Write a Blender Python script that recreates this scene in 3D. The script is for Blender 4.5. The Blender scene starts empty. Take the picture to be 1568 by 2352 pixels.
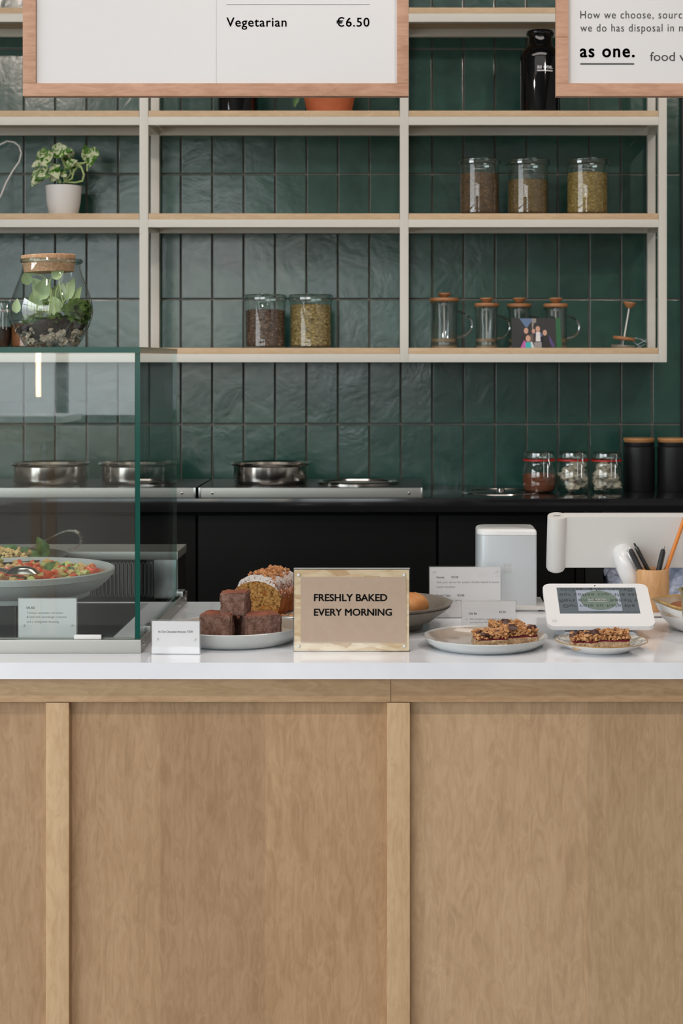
import bpy, bmesh, math, random
from mathutils import Vector, Matrix, noise

# ---------------------------------------------------------------- camera
F = 3840.0            # focal length in pixels of the 1568x2352 frame
E = 1.493             # eye height
VX, VY = 928.0, 827.0 # vanishing point of the shift lens
sc = bpy.context.scene
col = bpy.data.collections.new('cafe'); sc.collection.children.link(col)
cd = bpy.data.cameras.new('camera'); cam = bpy.data.objects.new('camera', cd); col.objects.link(cam)
cam.location = (0, 0, E); cam.rotation_euler = (math.radians(90), 0, 0)
cd.sensor_fit = 'VERTICAL'; cd.sensor_height = 36.0; cd.sensor_width = 24.0
cd.lens = F / 2352 * 36.0
cd.shift_x = -(VX - 784) / 2352; cd.shift_y = -(1176 - VY) / 2352
cd.clip_start = 0.05; cd.clip_end = 200
cd.dof.use_dof = True; cd.dof.focus_distance = 3.15; cd.dof.aperture_fstop = 11.0
sc.camera = cam
sc.view_settings.view_transform = 'Standard'; sc.view_settings.look = 'None'
sc.view_settings.gamma = 1.0; sc.view_settings.use_curve_mapping = False
sc.view_settings.exposure = 0.44
sc.cycles.use_denoising = True
sc.cycles.max_bounces = 10; sc.cycles.transparent_max_bounces = 24
sc.cycles.caustics_reflective = False; sc.cycles.caustics_refractive = False
sc.cycles.sample_clamp_indirect = 6.0

# ---------------------------------------------------------------- world: overcast sky
SKY = 7.0
w = bpy.data.worlds.new('sky'); sc.world = w; w.use_nodes = True
nt = w.node_tree; nt.nodes.clear()
tc = nt.nodes.new('ShaderNodeTexCoord'); sx = nt.nodes.new('ShaderNodeSeparateXYZ')
cr = nt.nodes.new('ShaderNodeValToRGB'); bg = nt.nodes.new('ShaderNodeBackground'); wo = nt.nodes.new('ShaderNodeOutputWorld')
nt.links.new(tc.outputs['Generated'], sx.inputs[0]); nt.links.new(sx.outputs['Z'], cr.inputs[0])
nt.links.new(cr.outputs[0], bg.inputs[0]); nt.links.new(bg.outputs[0], wo.inputs[0])
cr.color_ramp.elements[0].position = 0.0; cr.color_ramp.elements[0].color = (0.27, 0.29, 0.29, 1)
cr.color_ramp.elements[1].position = 0.7; cr.color_ramp.elements[1].color = (0.90, 0.97, 1.05, 1)
for p_, c_ in ((0.05, 0.39), (0.16, 0.60), (0.35, 0.84)):
    e_ = cr.color_ramp.elements.new(p_); e_.color = (c_ * .93, c_, c_ * 1.05, 1)
bg.inputs[1].default_value = SKY

def light(name, kind, loc, energy, color=(1, 1, 1), size=0.1, size_y=None, aim=None, spot=None, portal=False):
    l = bpy.data.lights.new(name, kind); l.energy = energy; l.color = color
    o = bpy.data.objects.new(name, l); col.objects.link(o); o.location = loc
    if kind == 'AREA':
        l.shape = 'RECTANGLE'; l.size = size; l.size_y = size_y or size
        l.cycles.is_portal = portal
    if kind in ('SPOT', 'POINT'): l.shadow_soft_size = size
    if kind == 'SPOT': l.spot_size = math.radians(spot or 60); l.spot_blend = 0.6
    if aim is not None:
        o.rotation_euler = (Vector(aim) - Vector(loc)).to_track_quat('-Z', 'Y').to_euler()
    return o
WX0, WX1, WY, WZ0, WZ1 = -3.8, -0.1, -3.2, 1.12, 3.0   # the glazed shop front behind the camera
light('window_portal', 'AREA', ((WX0+WX1)/2, WY+0.02, (WZ0+WZ1)/2), 1, size=WX1-WX0, size_y=WZ1-WZ0,
      aim=((WX0+WX1)/2, 5, (WZ0+WZ1)/2), portal=True)
light('side_window_portal', 'AREA', (-3.98, 0.0, 1.75), 1, size=5.0, size_y=2.7, aim=(5, 0.0, 1.75), portal=True)
WARM = (1.0, 0.86, 0.76)
light('track_spot', 'SPOT', (-1.9, 2.2, 3.25), 42, WARM, 0.035, aim=(-0.9, 5.5, 1.9), spot=70)
light('track_spot', 'SPOT', (1.7, 2.6, 3.25), 42, WARM, 0.035, aim=(0.7, 5.5, 1.8), spot=70)
light('overhead_fill', 'AREA', (0.0, 3.7, 3.45), 17, (1.0, .92, .86), 3.0, 0.7, aim=(0.0, 4.0, 0))  # added fill lamp without a known fixture, lifts worktop and shelf fronts
light('overhead_fill', 'AREA', (0.0, 2.15, 3.45), 4.5, (1.0, .98, .96), 3.4, 0.7, aim=(0.0, 2.5, 0))  # second added fill lamp, brightens boards and counter front from above
light('track_spot', 'SPOT', (-0.9, 1.6, 3.3), 50, WARM, 0.05, aim=(-0.3, 3.3, 0.95), spot=75)
light('track_spot', 'SPOT', (1.1, 1.6, 3.3), 50, WARM, 0.05, aim=(0.4, 3.3, 0.95), spot=75)

# ---------------------------------------------------------------- helpers
def X(px, D): return (px - VX) / F * D
def Z(py, D): return E - (py - VY) / F * D
def S(n, D): return n / F * D
def DZ(py, z=0.95): return (E - z) * F / (py - VY)     # distance of a point at height z seen at row py

def lin(c):
    r = []
    for v in c:
        v = v / 255.0
        r.append(v / 12.92 if v <= 0.04045 else ((v + 0.055) / 1.055) ** 2.4)
    return (*r, 1.0)

class NT:
    def __init__(s, name):
        s.m = bpy.data.materials.new(name); s.m.use_nodes = True; s.t = s.m.node_tree; s.t.nodes.clear()
        s.out = s.n('ShaderNodeOutputMaterial')
    def n(s, k, **kw):
        x = s.t.nodes.new(k)
        for a, v in kw.items(): setattr(x, a, v)
        return x
    def l(s, a, b): s.t.links.new(a, b)
    def coords(s, scale=(1, 1, 1), rnd=True, rot=(0, 0, 0)):
        tc = s.n('ShaderNodeTexCoord'); mp = s.n('ShaderNodeMapping'); mp.inputs['Scale'].default_value = scale
        mp.inputs['Rotation'].default_value = rot
        s.l(tc.outputs['Object'], mp.inputs['Vector'])
        if rnd:
            oi = s.n('ShaderNodeObjectInfo'); mu = s.n('ShaderNodeMath', operation='MULTIPLY'); mu.inputs[1].default_value = 37.0
            s.l(oi.outputs['Random'], mu.inputs[0]); s.l(mu.outputs[0], mp.inputs['Location'])
        return mp.outputs[0]
    def noise(s, vec, scale, detail=3, rough=0.5, dist=0.0):
        x = s.n('ShaderNodeTexNoise'); x.inputs['Scale'].default_value = scale; x.inputs['Detail'].default_value = detail
        x.inputs['Roughness'].default_value = rough; x.inputs['Distortion'].default_value = dist
        if vec is not None: s.l(vec, x.inputs['Vector'])
        return x.outputs['Fac']
    def ramp(s, fac, stops):
        x = s.n('ShaderNodeValToRGB'); s.l(fac, x.inputs[0]); e = x.color_ramp.elements
        while len(e) < len(stops): e.new(0.5)
        for i, (p, c) in enumerate(stops): e[i].position = p; e[i].color = c
        return x.outputs[0]
    def mix(s, fac, a, b, mode='MIX'):
        x = s.n('ShaderNodeMix', data_type='RGBA', blend_type=mode)
        for v, i in ((fac, 0), (a, 6), (b, 7)):
            if isinstance(v, (int, float)): x.inputs[i].default_value = v
            elif isinstance(v, tuple): x.inputs[i].default_value = v
            else: s.l(v, x.inputs[i])
        return x.outputs[2]
    def math(s, op, a, b=None):
        x = s.n('ShaderNodeMath', operation=op)
        for i, v in enumerate((a, b)):
            if v is None: continue
            if isinstance(v, (int, float)): x.inputs[i].default_value = v
            else: s.l(v, x.inputs[i])
        return x.outputs[0]
    def bump(s, h, strength=0.3, dist=0.002, normal=None):
        x = s.n('ShaderNodeBump'); x.inputs['Strength'].default_value = strength; x.inputs['Distance'].default_value = dist
        s.l(h, x.inputs['Height'])
        if normal is not None: s.l(normal, x.inputs['Normal'])
        return x.outputs[0]
    def pbr(s, color, rough=0.5, metal=0.0, normal=None, spec=0.5, coat=0, sss=0, aniso=0):
        p = s.n('ShaderNodeBsdfPrincipled')
        for k, v in (('Base Color', color), ('Roughness', rough), ('Metallic', metal), ('Specular IOR Level', spec), ('Coat Weight', coat), ('Anisotropic', aniso)):
            if isinstance(v, (int, float, tuple)): p.inputs[k].default_value = v
            else: s.l(v, p.inputs[k])
        if normal is not None: s.l(normal, p.inputs['Normal'])
        s.l(p.outputs[0], s.out.inputs[0]); return s.m

def plain(name, c, rough=0.5, metal=0.0, spec=0.5, var=None, bump=None, coat=0):
    n = NT(name); v = n.coords(); c1 = lin(c); cc = c1
    if var:   # (scale, other colour, contrast)
        cc = n.ramp(n.noise(v, var[0], 5, 0.6), [(0.5 - var[2], c1), (0.5 + var[2], lin(var[1]))])
    nm = n.bump(n.noise(v, bump[0], 4), bump[1], bump[2]) if bump else None
    return n.pbr(cc, rough, metal, nm, spec, coat)

def wood(name, light_, mid, dark, axis='z', rough=0.5, strips=None, fine=1.0):
    n = NT(name)
    s1 = {'z': (1, 1, 0.06), 'x': (0.06, 1, 1)}[axis]
    s2 = {'z': (1, 1, 0.25), 'x': (0.25, 1, 1)}[axis]
    a = n.noise(n.coords(s1), 190 * fine, 4, 0.6)                 # fine pores
    b = n.noise(n.coords(s2), 16, 6, 0.62, 1.2)              # figure
    c = n.noise(n.coords(s2), 3.0, 3, 0.5, 0.4)              # broad tone
    d = n.noise(n.coords(s2), 55, 3, 0.6, 2.0)
    base = n.ramp(b, [(0.30, lin(dark)), (0.48, lin(mid)), (0.70, lin(light_))])
    x = n.mix(n.math('MULTIPLY', n.math('GREATER_THAN', a, 0.0), 0.35), base, n.ramp(a, [(0.33, lin(dark)), (0.55, lin(mid)), (0.75, lin(light_))]))
    x = n.mix(0.28, x, n.ramp(c, [(0.35, lin(dark)), (0.65, lin(light_))]))
    x = n.mix(0.30, x, n.ramp(d, [(0.36, lin(dark)), (0.5, lin(mid)), (0.62, lin(light_))]))
    if strips:   # veneer leaves of slightly different tone, boundaries at fixed object x
        tcn = n.n('ShaderNodeTexCoord'); sp = n.n('ShaderNodeSeparateXYZ'); n.l(tcn.outputs['Object'], sp.inputs[0])
        for xb, tint in strips:
            x = n.mix(n.math('MULTIPLY', n.math('GREATER_THAN', sp.outputs[0], xb), 1.0), x, n.mix(1.0, x, tint, 'MULTIPLY'))
    nm = n.bump(a, 0.12, 0.0006)
    return n.pbr(x, rough, 0, nm, 0.35)

def glass(name, tint=(1, 1, 1, 1), edge=None, strength=1.0, rough=0.0, f0=0.04):
    n = NT(name); lw = n.n('ShaderNodeLayerWeight'); lw.inputs[0].default_value = 0.5
    f = n.math('POWER', lw.outputs['Facing'], 5.0)
    fr = n.math('ADD', n.math('MULTIPLY', f, (0.96 - f0) * strength), f0)
    tr = n.n('ShaderNodeBsdfTransparent'); gl = n.n('ShaderNodeBsdfGlossy'); gl.inputs['Roughness'].default_value = rough
    if edge:
        n.l(n.mix(n.math('POWER', lw.outputs['Facing'], 3.0), tint, edge), tr.inputs[0])
    else: tr.inputs[0].default_value = tint
    mx = n.n('ShaderNodeMixShader'); n.l(fr, mx.inputs[0]); n.l(tr.outputs[0], mx.inputs[1]); n.l(gl.outputs[0], mx.inputs[2])
    n.l(mx.outputs[0], n.out.inputs[0]); return n.m

def emit(name, c, strength):
    n = NT(name); e = n.n('ShaderNodeEmission'); e.inputs[0].default_value = lin(c); e.inputs[1].default_value = strength
    n.l(e.outputs[0], n.out.inputs[0]); return n.m

MT = {}
MT['white_steel'] = plain('white_steel', (222, 220, 211), 0.38, bump=(300, 0.05, 0.0005))
MT['shelf_wood'] = wood('shelf_wood', (226, 202, 168), (212, 184, 148), (196, 164, 128), 'x', 0.5)
MT['quartz'] = plain('quartz', (240, 243, 248), 0.09, spec=0.5, var=(2.5, (232, 234, 240), 0.08))
MT['black_top'] = plain('black_top', (30, 30, 32), 0.10, spec=0.55)
MT['black_edge'] = plain('black_edge', (34, 34, 37), 0.5)
MT['black_door'] = plain('black_door', (13, 12, 12), 0.55, spec=0.15)
MT['dark'] = plain('dark', (12, 12, 12), 0.8, spec=0.2)
MT['dark_plastic'] = plain('dark_plastic', (38, 38, 40), 0.5)
MT['steel'] = plain('steel', (190, 190, 188), 0.28, 1.0, var=(60, (176, 176, 174), 0.2))
MT['steel_polished'] = plain('steel_polished', (205, 200, 194), 0.16, 1.0)
MT['steel_satin'] = plain('steel_satin', (176, 176, 170), 0.42, 0.8)
MT['steel_dark'] = plain('steel_dark', (92, 92, 90), 0.3, 0.9)
MT['white_plastic'] = plain('white_plastic', (236, 236, 236), 0.25, coat=0.3)
MT['white_matte'] = plain('white_matte', (222, 221, 218), 0.5)
MT['grey_plastic'] = plain('grey_plastic', (176, 184, 194), 0.35)
MT['card_white'] = plain('card_white', (236, 237, 238), 0.6)
MT['ink'] = plain('ink', (66, 68, 68), 0.7)
MT['ink_grey'] = plain('ink_grey', (112, 114, 114), 0.7)
MT['line_grey'] = plain('line_grey', (150, 155, 160), 0.6)
MT['joint_pale'] = plain('joint_pale', (196, 198, 200), .6)
MT['paint_white'] = plain('paint_white', (240, 240, 238), 0.5)
MT['board_white'] = plain('board_white', (218, 220, 223), 0.55)
MT['board_frame'] = wood('board_frame', (206, 168, 144), (190, 150, 126), (160, 120, 96), 'x', 0.5)
MT['pane'] = glass('pane', (0.955, 0.982, 0.975, 1), f0=0.05)
MT['pane_back'] = glass('pane_back', (.55, .75, .72, 1), f0=.12)
MT['pane_edge'] = plain('pane_edge', (6, 74, 64), 0.15, spec=0.25)
MT['jar_glass'] = glass('jar_glass', (0.95, 0.97, 0.96, 1), (0.50, 0.58, 0.56, 1), 1.0, f0=0.13)
MT['jar_lid_glass'] = glass('jar_lid_glass', (0.80, 0.90, 0.86, 1), (0.50, 0.64, 0.58, 1), 1.0, f0=0.22)
MT['press_glass'] = glass('press_glass', (0.93, 0.95, 0.95, 1), (0.35, 0.40, 0.40, 1), 1.0, f0=0.11)
MT['clear_plastic'] = glass('clear_plastic', (0.9, 0.9, 0.9, 1), (0.5, 0.5, 0.5, 1), 1.0, f0=0.12)
MT['acrylic'] = glass('acrylic', (0.985, 0.985, 0.985, 1), f0=0.04)
MT['acrylic_edge'] = plain('acrylic_edge', (214, 216, 214), 0.15)
MT['press_taupe'] = plain('press_taupe', (140, 124, 98), .4)
MT['olive_wood'] = wood('olive_wood', (196, 146, 102), (170, 118, 78), (120, 78, 48), 'x', 0.4)
MT['oak_lid'] = wood('oak_lid', (206, 160, 108), (188, 138, 88), (160, 110, 66), 'x', 0.45)
MT['cup_wood'] = wood('cup_wood', (222, 176, 128), (210, 162, 112), (190, 138, 90), 'z', 0.45)
MT['black_matte'] = plain('black_matte', (22, 22, 24), 0.45)
MT['black_glass'] = plain('black_glass', (6, 6, 8), 0.04, spec=0.8)
MT['terracotta'] = plain('terracotta', (192, 104, 62), 0.7, var=(20, (176, 92, 54), 0.2))
MT['red_rubber'] = plain('red_rubber', (196, 44, 36), 0.5)
MT['wire'] = plain('wire', (200, 200, 198), 0.2, 1.0)
MT['soil'] = plain('soil', (34, 26, 22), 0.95, var=(160, (66, 50, 40), 0.15), bump=(200, 0.8, 0.003))
MT['moss'] = plain('moss', (58, 92, 30), 0.9, var=(80, (96, 120, 48), 0.2), bump=(260, 1.0, 0.003))
MT['pebble'] = plain('pebble', (206, 196, 176), 0.8, var=(60, (150, 136, 116), 0.2), bump=(150, 0.5, 0.002))
MT['cork'] = plain('cork', (222, 182, 146), 0.85, var=(220, (188, 142, 104), 0.16), bump=(260, 0.4, 0.001))
MT['pale_leaf'] = plain('pale_leaf', (176, 204, 146), 0.5, var=(25, (200, 220, 170), 0.2))
MT['stem'] = plain('stem', (176, 196, 130), 0.5)
MT['herb'] = plain('herb', (44, 84, 36), 0.5, var=(60, (92, 128, 66), 0.14))
MT['tomato'] = plain('tomato', (214, 72, 44), 0.25, var=(50, (232, 120, 86), 0.2), coat=0.4)
MT['cucumber'] = plain('cucumber', (206, 206, 140), 0.35, var=(50, (180, 190, 100), 0.2))
MT['crouton'] = plain('crouton', (226, 200, 140), 0.6, var=(90, (200, 160, 96), 0.2), bump=(120, 0.4, 0.002))
MT['stone_bowl'] = plain('stone_bowl', (184, 187, 185), 0.5, var=(200, (168, 171, 169), 0.3))
MT['dark_bowl'] = plain('dark_bowl', (72, 70, 66), 0.35, var=(80, (50, 48, 45), 0.3))
MT['taupe_bowl'] = plain('taupe_bowl', (126, 118, 108), 0.5, var=(120, (112, 104, 94), 0.3))
MT['reactive_glaze'] = plain('reactive_glaze', (196, 200, 200), 0.16, var=(10, (176, 178, 174), 0.25), coat=0.4)
MT['glaze_inner'] = plain('glaze_inner', (196, 186, 174), 0.14, var=(12, (172, 158, 144), 0.2), coat=0.5)
MT['porcelain'] = plain('porcelain', (232, 230, 226), 0.15, coat=0.5)
MT['gold_rim'] = plain('gold_rim', (190, 158, 96), 0.35, var=(60, (150, 112, 60), 0.25))
MT['brown_glaze'] = plain('brown_glaze', (176, 150, 116), 0.18, var=(30, (220, 206, 188), 0.2), coat=0.5)
MT['brownie'] = plain('brownie', (142, 112, 100), 0.9, var=(110, (100, 72, 62), 0.14), bump=(260, 0.9, 0.003), spec=0.2)
MT['brownie_top'] = plain('brownie_top', (158, 98, 76), 0.75, var=(40, (132, 78, 60), 0.2), bump=(120, 0.5, 0.002), spec=0.3)
MT['oat'] = plain('oat', (206, 180, 146), 0.9, var=(170, (160, 126, 90), 0.14), bump=(240, 0.9, 0.003))
MT['crumble'] = plain('crumble', (216, 170, 118), 0.85, var=(150, (158, 100, 58), 0.12), bump=(220, 0.6, 0.002))
MT['jam'] = plain('jam', (120, 22, 46), 0.3, var=(60, (84, 12, 30), 0.2))
MT['chocolate'] = plain('chocolate', (84, 52, 44), 0.4, var=(30, (62, 36, 30), 0.2))
MT['nuts'] = plain('nuts', (214, 160, 108), 0.75, var=(70, (172, 106, 62), 0.2))
MT['pastry'] = plain('pastry', (226, 168, 108), 0.6, var=(24, (196, 122, 62), 0.2), bump=(60, 0.5, 0.004))
MT['cocoa'] = plain('cocoa', (146, 92, 62), 0.95, bump=(200, 0.3, 0.002))
MT['kraft'] = plain('kraft', (190, 168, 148), 0.85, var=(60, (182, 160, 140), 0.3))
MT['orange_paint'] = plain('orange_paint', (224, 134, 50), 0.4)
MT['bag_blue'] = plain('bag_blue', (214, 222, 240), 0.3, var=(20, (150, 164, 198), 0.25), bump=(30, 1.0, 0.02))
MT['screen_glass'] = plain('screen_glass', (104, 114, 120), 0.12, spec=0.6)
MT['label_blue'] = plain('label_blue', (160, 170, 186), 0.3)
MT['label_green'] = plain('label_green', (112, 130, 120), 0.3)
MT['logo_grey'] = plain('logo_grey', (196, 198, 198), 0.5)
MT['white_ink'] = plain('white_ink', (235, 235, 235), 0.6)
MT['concrete'] = plain('concrete', (168, 164, 158), 0.5, var=(3, (150, 146, 140), 0.3))
MT['plaster'] = plain('plaster', (214, 210, 204), 0.8)
MT['ceiling'] = plain('ceiling', (120, 118, 116), 0.9)
MT['paving'] = plain('paving', (150, 148, 144), 0.9, var=(1.2, (128, 126, 122), 0.3))
MT['mullion'] = plain('mullion', (26, 26, 28), 0.5)
MT['tube_light'] = emit('tube_light', (255, 214, 170), 22.0)
MT['grout'] = plain('grout', (128, 123, 117), 0.9)

def tile_material():
    n = NT('green_glaze'); v = n.coords()
    oi = n.n('ShaderNodeObjectInfo')
    a = n.noise(v, 9, 3, 0.55, 0.6); b = n.noise(v, 42, 3, 0.6)
    c = n.ramp(a, [(0.3, lin((22, 62, 54))), (0.7, lin((44, 86, 76)))])
    c = n.mix(n.math('MULTIPLY', oi.outputs['Random'], 0.55), c, lin((50, 90, 80)))
    r = n.math('ADD', n.math('MULTIPLY', b, 0.10), 0.15)
    nm = n.bump(a, 0.30, 0.005); nm = n.bump(b, 0.22, 0.0010, nm)
    return n.pbr(c, r, 0, nm, 0.78)
MT['tile'] = tile_material()

def osb_material():
    n = NT('strand_board'); v = n.coords((1, 1, 1), rot=(0, 0.5, 0))
    vo = n.n('ShaderNodeTexVoronoi'); vo.inputs['Scale'].default_value = 60; n.l(n.coords((0.5, 1, 1.6), rot=(0, 0.7, 0)), vo.inputs['Vector'])
    c = n.ramp(vo.outputs['Color'], [(0.1, lin((196, 160, 112))), (0.5, lin((236, 220, 186))), (0.9, lin((214, 184, 138)))])
    c = n.mix(0.25, c, n.ramp(n.noise(n.coords((0.3, 1, 1), rot=(0, 0.9, 0)), 110, 3), [(0.35, lin((190, 150, 104))), (0.6, lin((240, 226, 196)))]))
    return n.pbr(c, 0.6)
MT['osb'] = osb_material()

def seed_material(name, cols, scale=190):
    n = NT(name); vo = n.n('ShaderNodeTexVoronoi'); vo.inputs['Scale'].default_value = scale; n.l(n.coords((1, 1, 1.5)), vo.inputs['Vector'])
    sp = n.n('ShaderNodeSeparateColor'); n.l(vo.outputs['Color'], sp.inputs[0])
    c = n.ramp(sp.outputs[0], [(i / (len(cols) - 1), lin(k)) for i, k in enumerate(cols)])
    return n.pbr(c, 0.8, 0, n.bump(vo.outputs['Distance'], 0.8, 0.003))
MT['seeds_brown'] = seed_material('seeds_brown', [(52, 38, 26), (112, 84, 52), (84, 62, 40), (142, 112, 70)])
MT['seeds_olive'] = seed_material('seeds_olive', [(84, 66, 36), (130, 106, 60), (104, 84, 46), (160, 134, 84)], 240)
MT['seeds_gold'] = seed_material('seeds_gold', [(110, 88, 36), (168, 142, 70), (134, 112, 54), (206, 180, 110)], 170)
MT['tea_dark'] = seed_material('tea_dark', [(40, 26, 20), (104, 78, 60), (66, 44, 34), (156, 130, 108)], 160)
MT['tea_green'] = seed_material('tea_green', [(92, 78, 38), (172, 148, 86), (126, 108, 58), (216, 190, 130)], 150)
MT['grounds'] = plain('grounds', (40, 24, 16), 0.9, bump=(200, 0.5, 0.002))
MT['spice'] = plain('spice', (140, 82, 52), 0.9, var=(60, (120, 66, 40), 0.3))
MT['marshmallow'] = plain('marshmallow', (216, 208, 190), 0.8, var=(14, (196, 186, 164), 0.2))
MT['rust_seeds'] = seed_material('rust_seeds', [(120, 60, 26), (190, 130, 80), (150, 84, 40)], 300)

def cake_material():
    n = NT('cake_crumb'); v = n.coords()
    a = n.noise(v, 230, 4, 0.65); b = n.noise(v, 420, 2)
    c = n.ramp(a, [(0.36, lin((84, 56, 28))), (0.46, lin((164, 114, 60))), (0.62, lin((204, 158, 94)))])
    c = n.mix(n.ramp(n.noise(v, 40, 2), [(0.55, (0, 0, 0, 1)), (0.72, (1, 1, 1, 1))]), c, lin((178, 96, 34)))
    return n.pbr(c, 0.9, 0, n.bump(a, 1.0, 0.005), 0.2)
MT['cake_crumb'] = cake_material()
def crust_material():
    n = NT('cake_crust'); v = n.coords()
    a = n.noise(v, 30, 4, 0.6); s = n.noise(n.coords((1, 1, 1)), 260, 4, 0.7)
    c = n.ramp(a, [(0.35, lin((122, 62, 22))), (0.65, lin((170, 96, 42)))])
    g = n.n('ShaderNodeTexCoord'); sp = n.n('ShaderNodeSeparateXYZ'); n.l(g.outputs['Object'], sp.inputs[0])
    k = n.math('ADD', n.math('MULTIPLY', n.math('SUBTRACT', sp.outputs[2], 0.053), 60.0), n.math('MULTIPLY', n.math('SUBTRACT', s, 0.5), 11.0))
    k = n.math('MINIMUM', n.math('MAXIMUM', k, 0.0), 0.84)
    c = n.mix(k, c, lin((238, 234, 230)))      # icing sugar dusted over the top
    return n.pbr(c, 0.85, 0, n.bump(s, 0.6, 0.003), 0.2)
MT['cake_crust'] = crust_material()
def pothos_material():
    n = NT('variegated_leaf'); v = n.coords((1, 1, 1))
    a = n.noise(v, 34, 3, 0.55, 1.5)
    c = n.ramp(a, [(0.40, lin((44, 92, 24))), (0.50, lin((96, 140, 52))), (0.54, lin((206, 212, 176)))])
    return n.pbr(c, 0.4, 0, None, 0.5)
MT['pothos'] = pothos_material()

# -- mesh builder
class MB:
    def __init__(s): s.v = []; s.f = []; s.m = []
    def add(s, vs, fs, mi=0):
        b = len(s.v); s.v += [tuple(p) for p in vs]
        for q in fs: s.f.append([b + i for i in q]); s.m.append(mi)
        return s
    def box(s, x0, x1, y0, y1, z0, z1, mi=0, bev=0.0, M=None):
        if bev <= 0:
            vs = [(x, y, z) for z in (z0, z1) for y in (y0, y1) for x in (x0, x1)]
            fs = [(0, 2, 3, 1), (4, 5, 7, 6), (0, 1, 5, 4), (2, 6, 7, 3), (0, 4, 6, 2), (1, 3, 7, 5)]
        else:
            bm = bmesh.new(); bmesh.ops.create_cube(bm, size=1)
            for q in bm.verts: q.co = Vector(((x0 + x1) / 2 + q.co.x * (x1 - x0), (y0 + y1) / 2 + q.co.y * (y1 - y0), (z0 + z1) / 2 + q.co.z * (z1 - z0)))
            bmesh.ops.bevel(bm, geom=bm.edges[:], offset=bev, segments=2, affect='EDGES', profile=0.7)
            bm.verts.index_update(); vs = [tuple(q.co) for q in bm.verts]; fs = [[q.index for q in f.verts] for f in bm.faces]; bm.free()
        if M is not None: vs = [M @ Vector(p) for p in vs]
        return s.add(vs, fs, mi)
    def lathe(s, prof, c=(0, 0, 0), seg=32, mi=0, wob=None, M=None, sx=1.0, sy=1.0):
        vs = []; fs = []; ring = []
        for r, z in prof:
            if r <= 1e-6: ring.append((len(vs), 1)); vs.append(Vector((c[0], c[1], c[2] + z)))
            else:
                ring.append((len(vs), seg))
                for k in range(seg):
                    a = 2 * math.pi * k / seg; rr = r; zz = z
                    if wob: rr, zz = wob(a, r, z)
                    vs.append(Vector((c[0] + rr * sx * math.cos(a), c[1] + rr * sy * math.sin(a), c[2] + zz)))
        for (i, n1), (j, n2) in zip(ring, ring[1:]):
            for k in range(seg):
                k2 = (k + 1) % seg
                if n1 == 1 and n2 == 1: break
                if n1 == 1: fs.append((i, j + k2, j + k))
                elif n2 == 1: fs.append((i + k, i + k2, j))
                else: fs.append((i + k, i + k2, j + k2, j + k))
        if M is not None: vs = [M @ p for p in vs]
        return s.add(vs, fs, mi)
    def tube(s, pts, r, seg=8, mi=0, closed=False, flat=None):
        pts = [Vector(p) for p in pts]; n = len(pts); rs = r if isinstance(r, (list, tuple)) else [r] * n
        vs = []; fs = []; t0 = (pts[1] - pts[0]).normalized(); u = t0.orthogonal().normalized()
        for i, p in enumerate(pts):
            t = ((pts[(i + 1) % n] if (closed or i < n - 1) else p) - (pts[i - 1] if (closed or i > 0) else p)).normalized()
            u = (u - t * u.dot(t)).normalized(); w_ = t.cross(u)
            for k in range(seg):
                a = 2 * math.pi * k / seg
                vs.append(p + (u * math.cos(a) + w_ * math.sin(a) * (flat or 1)) * rs[i])
        for i in range(n if closed else n - 1):
            j = (i + 1) % n
            for k in range(seg): fs.append((i * seg + k, i * seg + (k + 1) % seg, j * seg + (k + 1) % seg, j * seg + k))
        if not closed: fs.append(list(range(seg))[::-1]); fs.append([(n - 1) * seg + k for k in range(seg)])
        return s.add(vs, fs, mi)
    def prism(s, out, y0, y1, mi=0, mi_side=None, axis='y'):
        n = len(out)
        if axis == 'y': vs = [(x, y0, z) for x, z in out] + [(x, y1, z) for x, z in out]
        else: vs = [(x, y, y0) for x, y in out] + [(x, y, y1) for x, y in out]
        s.add(vs, [list(range(n)), list(range(n, 2 * n))[::-1]], mi)
        b = len(s.v) - 2 * n
        for k in range(n):
            s.f.append([b + k, b + n + k, b + n + (k + 1) % n, b + (k + 1) % n]); s.m.append(mi if mi_side is None else mi_side)
        return s
    def ico(s, c, r, sub=1, amp=0.25, seed=0, mi=0, sc3=(1, 1, 1), fr=3.0):
        v0, f0 = ICO[sub]; vs = []
        off = Vector((seed * 3.1, seed * 1.7, seed * 2.3))
        for p in v0:
            k = 1 + amp * noise.noise(p * fr * 0.5 + off) * 2
            vs.append(Vector((c[0] + p.x * r * k * sc3[0], c[1] + p.y * r * k * sc3[1], c[2] + p.z * r * k * sc3[2])))
        return s.add(vs, f0, mi)
    def build(s, name, mats, parent=None, loc=(0, 0, 0), rot=(0, 0, 0), smooth=35):
        me = bpy.data.meshes.new(name); me.from_pydata(s.v, [], s.f)
        if not isinstance(mats, (list, tuple)): mats = [mats]
        for m in mats: me.materials.append(MT[m] if isinstance(m, str) else m)
        me.polygons.foreach_set('material_index', s.m)
        bm = bmesh.new(); bm.from_mesh(me); bmesh.ops.recalc_face_normals(bm, faces=bm.faces); bm.to_mesh(me); bm.free()
        if smooth:
            me.polygons.foreach_set('use_smooth', [True] * len(me.polygons)); me.set_sharp_from_angle(angle=math.radians(smooth))
        me.update(); o = bpy.data.objects.new(name, me); col.objects.link(o)
        o.location = loc; o.rotation_euler = rot
        if parent is not None: o.parent = parent
        return o
ICO = {}
for sub in (1, 2, 3):
    bm = bmesh.new(); bmesh.ops.create_icosphere(bm, subdivisions=sub, radius=1.0); bm.verts.index_update()
    ICO[sub] = ([q.co.copy() for q in bm.verts], [[q.index for q in f.verts] for f in bm.faces]); bm.free()

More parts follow.
